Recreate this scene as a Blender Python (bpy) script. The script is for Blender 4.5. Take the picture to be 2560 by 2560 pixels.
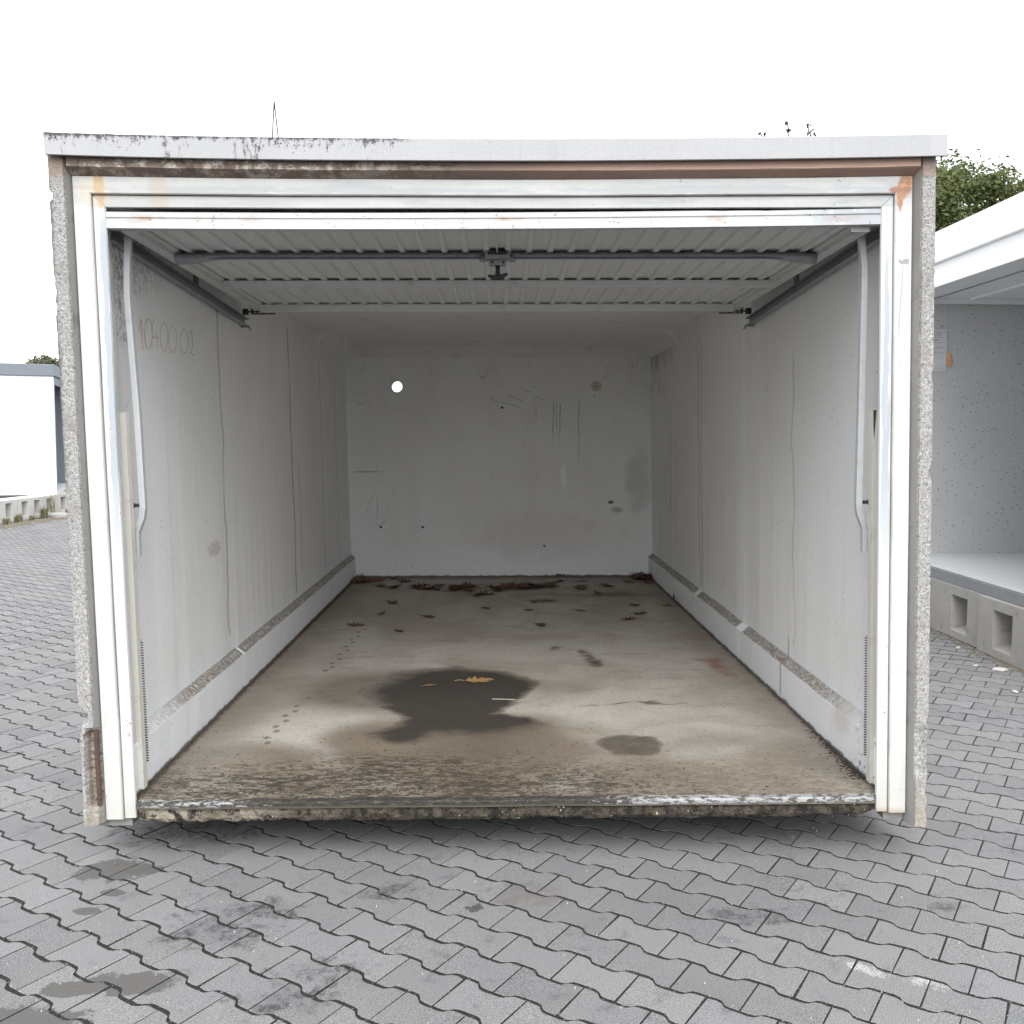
import bpy, math, random
import numpy as np
from mathutils import Vector, Matrix, noise as mn

random.seed(7)
rng = np.random.default_rng(7)
scn = bpy.context.scene
for o in list(bpy.data.objects):
    bpy.data.objects.remove(o, do_unlink=True)

# ------------------------------------------------------------------ camera
CAM_H = 1.52
PITCH, ROLL = math.radians(4.45), math.radians(0.25)
cam_d = bpy.data.cameras.new('camera'); cam = bpy.data.objects.new('camera', cam_d)
scn.collection.objects.link(cam); scn.camera = cam
cam_d.sensor_width = 36.0; cam_d.lens = 36.0 * 2440 / 2560
cam_d.clip_start = 0.05; cam_d.clip_end = 2000
_c, _s, _cr, _sr = math.cos(PITCH), math.sin(PITCH), math.cos(ROLL), math.sin(ROLL)
cam.matrix_world = Matrix(((_cr, -_sr, 0, 0),
                           (_sr * _s, _cr * _s, -_c, 0),
                           (_sr * _c, _cr * _c, _s, CAM_H),
                           (0, 0, 0, 1)))
scn.render.resolution_x = 1024; scn.render.resolution_y = 1024

# ------------------------------------------------------------------ sky, sun, exposure (bright overcast)
SUN_EL, SUN_AZ = math.radians(42), math.radians(178)
world = bpy.data.worlds.new('World'); scn.world = world; world.use_nodes = True
wn = world.node_tree; wn.nodes.clear()
sky = wn.nodes.new('ShaderNodeTexSky'); sky.sky_type = 'NISHITA'; sky.sun_disc = False
sky.sun_elevation = SUN_EL; sky.sun_rotation = SUN_AZ
sky.air_density = 1.0; sky.dust_density = 6.0; sky.ozone_density = 1.0
hs = wn.nodes.new('ShaderNodeHueSaturation'); hs.inputs['Saturation'].default_value = 0.12
cloud = wn.nodes.new('ShaderNodeMix'); cloud.data_type = 'RGBA'
cloud.inputs[0].default_value = 0.7
cloud.inputs[7].default_value = (9.3, 9.55, 10.0, 1)          # even cloud deck, a little cool
bg = wn.nodes.new('ShaderNodeBackground'); bg.inputs['Strength'].default_value = 0.1
wo = wn.nodes.new('ShaderNodeOutputWorld')
wn.links.new(sky.outputs[0], hs.inputs['Color'])
wn.links.new(hs.outputs[0], cloud.inputs[6])
wn.links.new(cloud.outputs[2], bg.inputs['Color'])
wn.links.new(bg.outputs[0], wo.inputs['Surface'])
sun_d = bpy.data.lights.new('sun', 'SUN'); sun_d.energy = 0.9; sun_d.angle = math.radians(50)
sun_d.color = (1.0, 0.985, 0.96)
sun = bpy.data.objects.new('sun', sun_d); scn.collection.objects.link(sun)
_dir = Vector((math.sin(SUN_AZ) * math.cos(SUN_EL), math.cos(SUN_AZ) * math.cos(SUN_EL), math.sin(SUN_EL)))
sun.rotation_euler = _dir.to_track_quat('Z', 'Y').to_euler()
sun.location = _dir * 30
scn.view_settings.view_transform = 'Standard'; scn.view_settings.look = 'None'
scn.view_settings.exposure = 1.25; scn.view_settings.gamma = 1.0
scn.view_settings.use_curve_mapping = False
scn.render.engine = 'CYCLES'
scn.cycles.max_bounces = 12; scn.cycles.diffuse_bounces = 11; scn.cycles.glossy_bounces = 2; scn.cycles.transmission_bounces = 2
scn.cycles.caustics_reflective = False; scn.cycles.caustics_refractive = False

# ------------------------------------------------------------------ node helper
class V:
    def __init__(s, g, sock): s.g, s.s = g, sock
    def _m(s, op, o=None, p=None): return s.g.math(op, s, o, p)
    def __add__(s, o): return s._m('ADD', o)
    __radd__ = __add__
    def __sub__(s, o): return s._m('SUBTRACT', o)
    def __rsub__(s, o): return s.g.math('SUBTRACT', o, s)
    def __mul__(s, o): return s._m('MULTIPLY', o)
    __rmul__ = __mul__
    def __truediv__(s, o): return s._m('DIVIDE', o)
    def abs(s): return s._m('ABSOLUTE')
    def max(s, o): return s._m('MAXIMUM', o)
    def min(s, o): return s._m('MINIMUM', o)
    def pw(s, o): return s._m('POWER', o)

class G:
    def __init__(s, name):
        s.mat = bpy.data.materials.new(name); s.mat.use_nodes = True
        s.t = s.mat.node_tree; s.n = s.t.nodes
        s.b = s.n['Principled BSDF']
        s._xyz = None
    def new(s, k): return s.n.new(k)
    def link(s, v, sock):
        if isinstance(v, V): s.t.links.new(v.s, sock)
        elif isinstance(v, tuple) and len(v) == 3 and sock.type == 'RGBA': sock.default_value = (*v, 1)
        else: sock.default_value = v
    def math(s, op, a, b=None, c=None):
        n = s.new('ShaderNodeMath'); n.operation = op
        for i, q in enumerate((a, b, c)):
            if q is not None: s.link(q, n.inputs[i])
        return V(s, n.outputs[0])
    def coord(s, world=False):
        if world: n = s.new('ShaderNodeNewGeometry'); return V(s, n.outputs['Position'])
        n = s.new('ShaderNodeTexCoord'); return V(s, n.outputs['Object'])
    def xyz(s, vec):
        n = s.new('ShaderNodeSeparateXYZ'); s.link(vec, n.inputs[0])
        return [V(s, n.outputs[i]) for i in range(3)]
    def comb(s, x, y, z):
        n = s.new('ShaderNodeCombineXYZ')
        for i, q in enumerate((x, y, z)): s.link(q, n.inputs[i])
        return V(s, n.outputs[0])
    def noise(s, vec, scale, detail=3, rough=0.5, dist=0, sc=None):
        if sc:
            m = s.new('ShaderNodeMapping'); s.link(vec, m.inputs[0]); m.inputs['Scale'].default_value = sc
            vec = V(s, m.outputs[0])
        n = s.new('ShaderNodeTexNoise'); s.link(vec, n.inputs['Vector'])
        n.inputs['Scale'].default_value = scale; n.inputs['Detail'].default_value = detail
        n.inputs['Roughness'].default_value = rough; n.inputs['Distortion'].default_value = dist
        return V(s, n.outputs[0])
    def vor(s, vec, scale, feature='F1', out='Distance', rnd=1.0):
        n = s.new('ShaderNodeTexVoronoi'); n.feature = feature; s.link(vec, n.inputs['Vector'])
        n.inputs['Scale'].default_value = scale; n.inputs['Randomness'].default_value = rnd
        return V(s, n.outputs[out])
    def white(s, vec):
        n = s.new('ShaderNodeTexWhiteNoise'); s.link(vec, n.inputs['Vector']); return V(s, n.outputs['Value'])
    def sm(s, x, a, b, lo=0.0, hi=1.0):
        """smoothstep of x from a (-> lo) to b (-> hi); a may exceed b"""
        n = s.new('ShaderNodeMapRange'); n.interpolation_type = 'SMOOTHSTEP'
        s.link(x, n.inputs[0])
        if a > b: a, b, lo, hi = b, a, hi, lo
        n.inputs[1].default_value = a; n.inputs[2].default_value = b
        n.inputs[3].default_value = lo; n.inputs[4].default_value = hi
        return V(s, n.outputs[0])
    def mix(s, f, a, b, mode='MIX'):
        n = s.new('ShaderNodeMix'); n.data_type = 'RGBA'; n.blend_type = mode
        s.link(f, n.inputs[0]); s.link(a, n.inputs[6]); s.link(b, n.inputs[7])
        return V(s, n.outputs[2])
    def ell(s, x, y, cx, cy, rx, ry, soft=0.3, wob=None):
        d = ((x - cx) / rx).pw(2.0) + ((y - cy) / ry).pw(2.0) if False else \
            ((x - cx) * (1 / rx)) * ((x - cx) * (1 / rx)) + ((y - cy) * (1 / ry)) * ((y - cy) * (1 / ry))
        if wob is not None: d = d + wob
        return s.sm(d, 1.0 + soft, 1.0 - soft)
    def attr(s, name):
        n = s.new('ShaderNodeAttribute'); n.attribute_name = name; return n
    def objrand(s):
        n = s.new('ShaderNodeObjectInfo'); return V(s, n.outputs['Random'])
    def island(s):
        n = s.new('ShaderNodeNewGeometry'); return V(s, n.outputs['Random Per Island'])
    def bump(s, h, strength=0.3, dist=0.01):
        n = s.new('ShaderNodeBump'); s.link(h, n.inputs['Height'])
        n.inputs['Strength'].default_value = strength; n.inputs['Distance'].default_value = dist
        s.t.links.new(n.outputs[0], s.b.inputs['Normal'])
    def done(s, base, rough=0.8, metal=0.0, spec=None):
        s.link(base, s.b.inputs['Base Color']); s.link(rough, s.b.inputs['Roughness']); s.link(metal, s.b.inputs['Metallic'])
        if spec is not None: s.b.inputs['Specular IOR Level'].default_value = spec
        return s.mat

# ------------------------------------------------------------------ materials
def m_paver():
    g = G('paver_concrete'); p = g.coord(True); x, y, z = g.xyz(p)
    r = g.math('FRACT', g.objrand() * 7.31 + g.island() * 3.7)
    fine = g.noise(p, 330, 1, 0.7); mid = g.noise(p, 11, 5, 0.72, 0.6); big = g.noise(p, 1.6, 2, 0.6)
    c = g.mix(r, (0.128, 0.130, 0.134), (0.208, 0.209, 0.212))
    c = g.mix(g.sm(g.math('FRACT', r * 5.7), 0.86, 0.90) * 0.55, c, (0.095, 0.096, 0.100))
    c = g.mix(g.sm(g.math('FRACT', r * 9.3), 0.84, 0.88) * 0.5, c, (0.205, 0.198, 0.188))
    c = g.mix(g.sm(big, 0.35, 0.7) * 0.6, c, (0.180, 0.174, 0.166))
    c = g.mix(g.sm(fine, 0.44, 0.70) * 0.8, c, (0.33, 0.33, 0.33))
    c = g.mix(g.sm(fine, 0.48, 0.28) * 0.8, c, (0.055, 0.055, 0.058))
    # trodden-in grime by patches
    c = g.mix(g.sm(mid, 0.54, 0.74) * g.sm(big, 0.66, 0.42) * 0.6, c, (0.055, 0.055, 0.06))
    # damp marks with a clear outline, oily scuffs that break up
    w1 = (g.noise(p, 14, 6, 0.7) - 0.5) * 4.0
    def blobs(lst, soft, w):
        m = None
        for cx, cy, rx, ry in lst:
            d = ((x - cx) * (1 / rx)).pw(2.0) + ((y - cy) * (1 / ry)).pw(2.0)
            m = d if m is None else m.min(d)
        return g.sm(m + w, 1.0 + soft, 1.0 - soft)
    damp = blobs(((-1.38, 3.30, 0.14, 0.085), (-1.06, 2.60, 0.13, 0.06), (-1.20, 2.575, 0.09, 0.04), (-1.26, 2.42, 0.16, 0.07), (-1.35, 3.01, 0.040, 0.024), (-1.322, 3.137, 0.042, 0.024)), 0.12, w1)
    c = g.mix(damp * 0.8, c, (0.078, 0.072, 0.066))
    w2 = (mid - 0.44) * 9.0
    oil = blobs(((-1.30, 3.68, 0.30, 0.16), (-0.91, 2.90, 0.17, 0.12), (-0.79, 3.02, 0.13, 0.08), (-0.61, 2.52, 0.15, 0.06), (-0.56, 2.65, 0.12, 0.10), (-0.40, 3.15, 0.12, 0.06), (0.75, 3.0, 0.12, 0.06), (1.42, 3.06, 0.06, 0.04)), 0.9, w2)
    c = g.mix(oil * g.sm(g.noise(p, 34, 5, 0.8), 0.38, 0.60, 0.15, 1.0) * 0.8, c, (0.022, 0.022, 0.026))
    c = g.mix(blobs(((-0.116, 3.044, 0.030, 0.024),), 0.3, (g.noise(p, 45, 3) - 0.5) * 5.0) * 0.8, c, (0.03, 0.03, 0.033))
    c = g.mix(blobs(((0.03, 3.14, 0.15, 0.09),), 0.9, w2) * 0.5, c, (0.13, 0.105, 0.088))
    wh = g.sm(((x - 1.085) * 7.0).pw(2.0) + ((y - 2.66 + (x - 1.085) * 0.5) * 30.0).pw(2.0) + w2, 1.5, 0.3)
    c = g.mix(wh * g.sm(fine, 0.47, 0.56) * 0.8, c, (0.70, 0.70, 0.69))
    g.bump(fine * 0.6 + mid * 0.5, 0.45, 0.004)
    return g.done(c, 0.86)

def m_joint():
    g = G('joint_grit'); p = g.coord(True)
    f = g.noise(p, 260, 2, 0.7)
    c = g.mix(g.sm(f, 0.42, 0.6), (0.008, 0.008, 0.008), (0.034, 0.032, 0.029))
    c = g.mix(g.sm(g.noise(p, 150, 1), 0.68, 0.72), c, (0.25, 0.24, 0.22))
    g.bump(f, 0.8, 0.006)
    return g.done(c, 0.95)

def wall_paint(name, side):
    """painted precast wall; side: -1 left, 1 right, 0 back"""
    g = G(name); p = g.coord(); x, y, z = g.xyz(p)
    big = g.noise(p, 0.9, 4, 0.55, 0.4); mid = g.noise(p, 5, 5, 0.6); vs = g.noise(p, 6, 4, 0.6, 0, (1, 1, 0.12))
    c = g.mix(g.sm(big, 0.35, 0.65), (0.865, 0.87, 0.87), (0.825, 0.825, 0.81))
    c = g.mix(g.sm(vs, 0.5, 0.75) * 0.35, c, (0.75, 0.745, 0.72))
    c = g.mix(g.sm(mid, 0.55, 0.8) * 0.25, c, (0.74, 0.73, 0.705))
    # fresher, cooler paint at the foot of the wall
    wv = (g.noise(p, 3, 4) - 0.5) * 0.22
    c = g.mix(g.sm(z + wv, 0.56, 0.42) * 0.75, c, (0.83, 0.86, 0.89))
    specks = g.sm(g.vor(p, 26), 0.085, 0.05) * g.sm(g.noise(p, 4, 2), 0.50, 0.58)
    c = g.mix(specks * 0.75, c, (0.12, 0.115, 0.11))
    hole = g.sm(g.noise(g.comb(x + 3.1, y, z * 0.75), 90, 1), 0.70, 0.74) * g.sm(mid, 0.42, 0.56)
    c = g.mix(hole * 0.6, c, (0.2, 0.19, 0.18))
    wob = (g.noise(g.comb(0.0, 0.0, z), 2.3, 2) - 0.5)
    wob2 = (g.noise(g.comb(4.0, 2.0, z), 1.7, 2) - 0.5)
    ragged = (g.noise(p, 60, 3) - 0.5)
    def seam(c, y0, w, col, amt, z0, z1, wb=0.05, src=None):
        d = (y - y0 - (src or wob) * wb * 2 + ragged * w * 0.9).abs()
        m = g.sm(d, w, w * 0.45) * g.sm(mid + vs, 0.75, 1.05, 0.45, 1.0) * g.sm(z, z0 - 0.03, z0 + 0.03) * g.sm(z, z1 + 0.05, z1 - 0.05)
        return g.mix(m * amt, c, col)
    if side < 0:
        c = seam(c, 1.56, 0.020, (0.46, 0.44, 0.42), 0.75, 0.52, 2.2, 0.09)
        c = seam(c, 1.565, 0.004, (0.24, 0.23, 0.22), 0.4, 1.1, 2.2, 0.09)
        c = seam(c, 3.19, 0.026, (0.38, 0.37, 0.35), 0.75, 0.46, 2.25, 0.05, wob2)
        c = seam(c, 3.42, 0.014, (0.42, 0.40, 0.38), 0.7, 0.6, 1.35, 0.05)
        c = seam(c, 4.32, 0.018, (0.36, 0.35, 0.34), 0.65, 0.25, 2.1, 0.05)
        c = seam(c, 5.0, 0.02, (0.45, 0.43, 0.41), 0.5, 0.4, 2.1, 0.05, wob2)
        mold = g.sm(z + (mid - 0.5) * 0.9 - y * 0.42, 1.78, 2.02) * g.sm(y, 1.05, 0.25)
        c = g.mix(mold * g.sm(g.noise(p, 32, 4, 0.75), 0.40, 0.62) * 0.8, c, (0.17, 0.165, 0.17))
        c = g.mix(g.ell(y, z, 1.35, 0.98, 0.10, 0.035, 0.6, ragged * 4) * 0.5, c, (0.42, 0.36, 0.29))
    elif side > 0:
        c = seam(c, 1.28, 0.013, (0.54, 0.53, 0.53), 0.75, 0.5, 1.9, 0.12)
        c = seam(c, 1.36, 0.020, (0.43, 0.42, 0.42), 0.8, 0.23, 0.52, 0.02)
        c = seam(c, 2.22, 0.045, (0.93, 0.94, 0.95), 0.95, 0.2, 2.2, 0.05, wob2)
        c = seam(c, 3.45, 0.085, (0.30, 0.29, 0.28), 0.7, 0.45, 2.2, 0.05)
        c = seam(c, 3.45, 0.055, (0.90, 0.90, 0.90), 0.95, 0.2, 2.2, 0.05)
        c = seam(c, 4.55, 0.03, (0.90, 0.90, 0.90), 0.8, 0.2, 2.1, 0.04, wob2)
        c = seam(c, 4.62, 0.012, (0.12, 0.12, 0.12), 0.7, 0.9, 1.7, 0.1, wob2)
        mold = g.sm(z + (mid - 0.5) * 1.4, 1.9, 2.3) * g.sm(y, 4.2, 5.2)
        c = g.mix(mold * 0.5, c, (0.20, 0.19, 0.17))
        low = g.sm(y + (mid - 0.5) * 0.5, 0.42, 0.20) * g.sm(z, 0.75, 0.35)
        c = g.mix(low * g.sm(g.noise(p, 38, 5, 0.7), 0.55, 0.60) * 0.95, c, (0.06, 0.052, 0.04))
        c = g.mix(g.ell(y, z, 0.5, 0.36, 0.09, 0.06, 1.0, (mid - 0.5) * 5.0) * 0.35, c, (0.55, 0.45, 0.33))
    else:
        sc = (g.noise(g.comb(x * 3.0, 0.0, z * 0.5), 9, 3) - 0.5)
        for x0, z0, z1, w in ((0.47, 1.55, 1.87, 0.005), (0.50, 1.57, 1.84, 0.004), (0.53, 1.53, 1.82, 0.004), (0.705, 1.36, 1.85, 0.005), (0.31, 1.72, 1.80, 0.005)):
            m = g.sm((x - x0 - sc * 0.03).abs(), w, w * 0.4) * g.sm(z, z0 - 0.15, z0 + 0.12) * g.sm(z, z1, z1 - 0.02)
            c = g.mix(m * 0.7, c, (0.12, 0.12, 0.12))
        wb = (mid - 0.5) * 3.0
        c = g.mix(g.ell(x, z, 1.27, 1.10, 0.11, 0.26, 1.0, wb * 1.5) * 0.32, c, (0.30, 0.29, 0.28))
        c = g.mix(g.ell(x, z, 1.003, 0.905, 0.028, 0.017, 0.3, ragged * 2) * 0.9, c, (0.10, 0.10, 0.10))
        c = g.mix(g.ell(x, z, 1.06, 0.835, 0.05, 0.025, 0.8, ragged * 4) * 0.6, c, (0.22, 0.21, 0.20))
        c = g.mix(g.ell(x, z, 0.563, 1.13, 0.022, 0.10, 0.4, ragged * 2 + (z - 1.1) * -3.0) * 0.9, c, (0.95, 0.95, 0.93))
        c = g.mix(g.ell(x, z, -1.25, 1.195, 0.12, 0.008, 0.8, ragged * 4) * 0.5, c, (0.25, 0.25, 0.25))
        for hx, hz in ((-1.129, 0.681), (-0.741, 0.68), (0.387, 0.50), (0.0, 1.78)):
            c = g.mix(g.ell(x, z, hx, hz, 0.013, 0.010, 0.3), c, (0.03, 0.03, 0.03))
        c = g.mix(g.ell(x, z, 0.3, 0.60, 0.5, 0.22, 1.0, wb * 1.6) * 0.2, c, (0.50, 0.42, 0.37))
        # hairline scratches
        c = g.mix(g.sm((g.noise(p, 2.2, 2, 0.5, 1.5) - 0.5).abs(), 0.004, 0.001) * g.sm(g.noise(p, 1.3, 1), 0.55, 0.62) * g.sm(z, 1.6, 1.8) * 0.5, c, (0.2, 0.2, 0.2))
    # dust lying on the sloped ledge, worn away in places
    if side:
        band = g.sm(z, 0.392, 0.397) * g.sm(z, 0.434, 0.424)
        brk = (1.0 - g.sm((y - (1.60 if side < 0 else 2.2)).abs(), 0.085, 0.055)) if side > 0 else (1.0 - g.sm((y - 1.66).abs(), 0.02, 0.01))
        if side > 0: brk = brk * (1.0 - g.sm((y - 3.45).abs(), 0.07, 0.04))
        du = g.sm(g.noise(p, 55, 4, 0.7, 0, (1, 2.5, 0.6)), 0.30, 0.55) * g.sm(y + (mid - 0.5) * 0.6, 0.15, 0.9, 0.25, 1.0)
        c = g.mix(band * brk * du * 0.95, c, (0.185, 0.150, 0.108))
    # grime in the floor corner
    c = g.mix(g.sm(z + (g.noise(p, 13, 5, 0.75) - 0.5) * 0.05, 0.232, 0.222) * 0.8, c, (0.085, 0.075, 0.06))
    g.bump(g.noise(p, 70, 4, 0.6) * 0.5 + g.noise(p, 9, 3) * 0.8 - hole * 0.6, 0.25, 0.004)
    return g.done(c, 0.72)

def m_floor():
    g = G('floor_concrete'); p = g.coord(); x, y, z = g.xyz(p)
    a = g.attr('stain'); sep = g.new('ShaderNodeSeparateColor'); g.t.links.new(a.outputs['Color'], sep.inputs[0])
    oil, dirt, red = (V(g, sep.outputs[i]) for i in range(3)); lite = V(g, a.outputs['Alpha'])
    n1 = g.noise(p, 1.7, 5, 0.6, 0.6, (1, 0.8, 1)); n2 = g.noise(p, 7, 5, 0.65, 0.3, (0.6, 1.4, 1)); f = g.noise(p, 180, 3, 0.65)
    c = g.mix(g.sm(n1, 0.35, 0.68), (0.35, 0.315, 0.27), (0.46, 0.43, 0.385))
    c = g.mix(g.sm(n2, 0.50, 0.72) * 0.6, c, (0.27, 0.24, 0.205))
    c = g.mix(lite, c, (0.52, 0.50, 0.46))
    c = g.mix(g.sm(f, 0.5, 0.75) * 0.5, c, (0.13, 0.115, 0.095))
    c = g.mix(g.sm(g.noise(p, 42, 5, 0.75), 0.50, 0.66) * 0.35, c, (0.20, 0.18, 0.155))
    c = g.mix(dirt * 0.85, c, g.mix(g.noise(p, 4, 3), (0.085, 0.066, 0.046), (0.175, 0.130, 0.083)))
    c = g.mix(g.sm(oil, 0.02, 0.40) * 0.72, c, (0.125, 0.098, 0.078))
    e = (g.noise(p, 13, 6, 0.7, 0.5) - 0.5) * 0.55
    c = g.mix(g.sm(oil + e * g.sm(oil, 0.0, 0.25) * g.sm(oil, 1.2, 0.7), 0.22, 0.80) * g.sm(n2, 0.25, 0.6, 0.86, 0.96), c, g.mix(n2, (0.024, 0.020, 0.017), (0.055, 0.048, 0.041)))
    c = g.mix(red * 0.7, c, (0.22, 0.085, 0.06))
    c = g.mix(g.sm(f, 0.60, 0.78) * g.sm(oil + dirt, 0.3, 0.7) * 0.45, c, (0.28, 0.25, 0.21))
    # flecks of dirt, thicker towards the threshold
    thr = g.sm(y + (n1 - 0.5) * 0.8 + g.sm(x, 0.2, 1.0) * 0.35, 1.25, 0.12)
    fl = g.noise(p, 60, 4, 0.75, 0.3, (0.6, 1.5, 1))
    c = g.mix(g.sm(fl - (1.0 - thr) * 0.17, 0.545, 0.60) * 0.9, c, (0.035, 0.029, 0.022))
    c = g.mix(g.sm(g.vor(p, 60), 0.10, 0.06) * g.sm(g.noise(p, 17, 1), 0.60, 0.64) * 0.8, c, (0.55, 0.52, 0.47))
    gn = g.noise(p, 34, 6, 0.8, 0.4, (0.55, 1.3, 1))
    moss = g.ell(x, y, -0.45, 0.12, 0.85, 0.36, 0.9, (n2 - 0.5) * 2.6) * g.sm(gn, 0.455, 0.55)
    moss = moss.max(g.sm(y + (n2 - 0.5) * 0.16, 0.20, 0.05) * g.sm(gn, 0.52, 0.60) * g.sm(x, 0.9, 0.2, 0.35, 1.0))
    c = g.mix(moss * 0.92, c, (0.020, 0.018, 0.016))
    c = g.mix(g.sm(y + (n2 - 0.5) * 0.5, 0.75, 0.15) * g.sm(gn, 0.42, 0.58) * 0.45, c, (0.085, 0.068, 0.048))
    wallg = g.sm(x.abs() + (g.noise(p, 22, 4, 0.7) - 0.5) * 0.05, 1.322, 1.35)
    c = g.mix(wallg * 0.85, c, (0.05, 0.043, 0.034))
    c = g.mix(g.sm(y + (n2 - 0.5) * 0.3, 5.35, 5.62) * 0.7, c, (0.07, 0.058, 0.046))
    g.bump(f * 0.5 + fl * 0.7 + g.noise(p, 4, 3) * 2.0, 0.30, 0.004)
    return g.done(c, 0.88, spec=0.2)

def m_aggregate():
    g = G('exposed_aggregate'); p = g.coord(); x, y, z = g.xyz(p)
    f = g.noise(p, 190, 2, 0.75); f2 = g.noise(p, 85, 3, 0.7); big = g.noise(p, 6, 4, 0.65)
    c = g.mix(g.sm(f, 0.36, 0.64), (0.20, 0.195, 0.188), (0.44, 0.43, 0.415))
    c = g.mix(g.sm(f2, 0.52, 0.66) * 0.6, c, (0.52, 0.51, 0.49))
    c = g.mix(g.sm(f2, 0.42, 0.32) * 0.8, c, (0.10, 0.098, 0.094))
    c = g.mix(g.sm(big, 0.48, 0.7) * 0.55, c, (0.20, 0.19, 0.175))
    c = g.mix(g.sm(x + z * 0.0165 + big * 0.03, -1.476, -1.494) * g.sm(z, 0.9, 1.8) * 0.7, c, (0.055, 0.056, 0.062))
    top = g.sm(z + (big - 0.5) * 0.05, 2.385, 2.415)
    c = g.mix(top * 0.85, c, g.mix(big, (0.22, 0.15, 0.115), (0.30, 0.24, 0.19)))
    foot = g.sm(z + (f2 - 0.5) * 0.22, 0.30, 0.16)
    c = g.mix(foot * 0.6, c, (0.30, 0.265, 0.20))
    c = g.mix(g.sm(big, 0.58, 0.68) * g.sm(z, 0.8, 0.3) * 0.6, c, (0.19, 0.185, 0.10))
    c = g.mix(g.sm(y, 0.012, 0.022) * g.sm(y, 0.05, 0.04) * g.sm(z, 0.53, 0.50) * g.sm(x, 0.0, -0.5) * g.sm(f2, 0.3, 0.6, 0.6, 1.0), c, g.mix(f, (0.10, 0.08, 0.06), (0.36, 0.30, 0.23)))
    g.bump(f * 0.6 + f2 * 0.9, 0.55, 0.006)
    return g.done(c, 0.95)

def m_smooth_concrete(name, a, b, dirt=(0.12, 0.11, 0.10), amt=0.5):
    g = G(name); p = g.coord(); big = g.noise(p, 3, 5, 0.6, 0.3); f = g.noise(p, 90, 3, 0.6)
    c = g.mix(big, a, b)
    c = g.mix(g.sm(g.noise(p, 8, 5, 0.7), 0.55, 0.75) * amt, c, dirt)
    c = g.mix(g.sm(g.vor(p, 60), 0.10, 0.05) * g.sm(g.noise(p, 14, 1), 0.5, 0.6) * 0.6, c, dirt)
    g.bump(f + big, 0.3, 0.005)
    return g.done(c, 0.88)

def m_beam():
    g = G('threshold_concrete'); p = g.coord(); x, y, z = g.xyz(p)
    n = g.noise(p, 28, 5, 0.75); f = g.noise(p, 120, 3, 0.7); big = g.noise(p, 2.5, 3)
    c = g.mix(g.sm(n, 0.38, 0.62), (0.014, 0.012, 0.009), (0.085, 0.070, 0.052))
    c = g.mix(g.sm(f, 0.60, 0.76) * 0.6, c, (0.30, 0.26, 0.21))
    lf = g.sm(x + (big - 0.5) * 0.8, -0.55, -1.05)
    c = g.mix(lf * g.sm(n, 0.40, 0.56) * 0.85, c, (0.36, 0.315, 0.25))
    c = g.mix(g.sm(g.vor(p, 48), 0.17, 0.12) * g.sm(g.noise(p, 19, 1), 0.55, 0.6), c, (0.5, 0.46, 0.38))
    c = g.mix(g.sm(g.noise(p, 7, 4, 0.6), 0.58, 0.68) * 0.5, c, (0.075, 0.06, 0.022))
    g.bump(n * 1.2 + f * 0.6, 0.9, 0.012)
    return g.done(c, 0.95)

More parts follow.
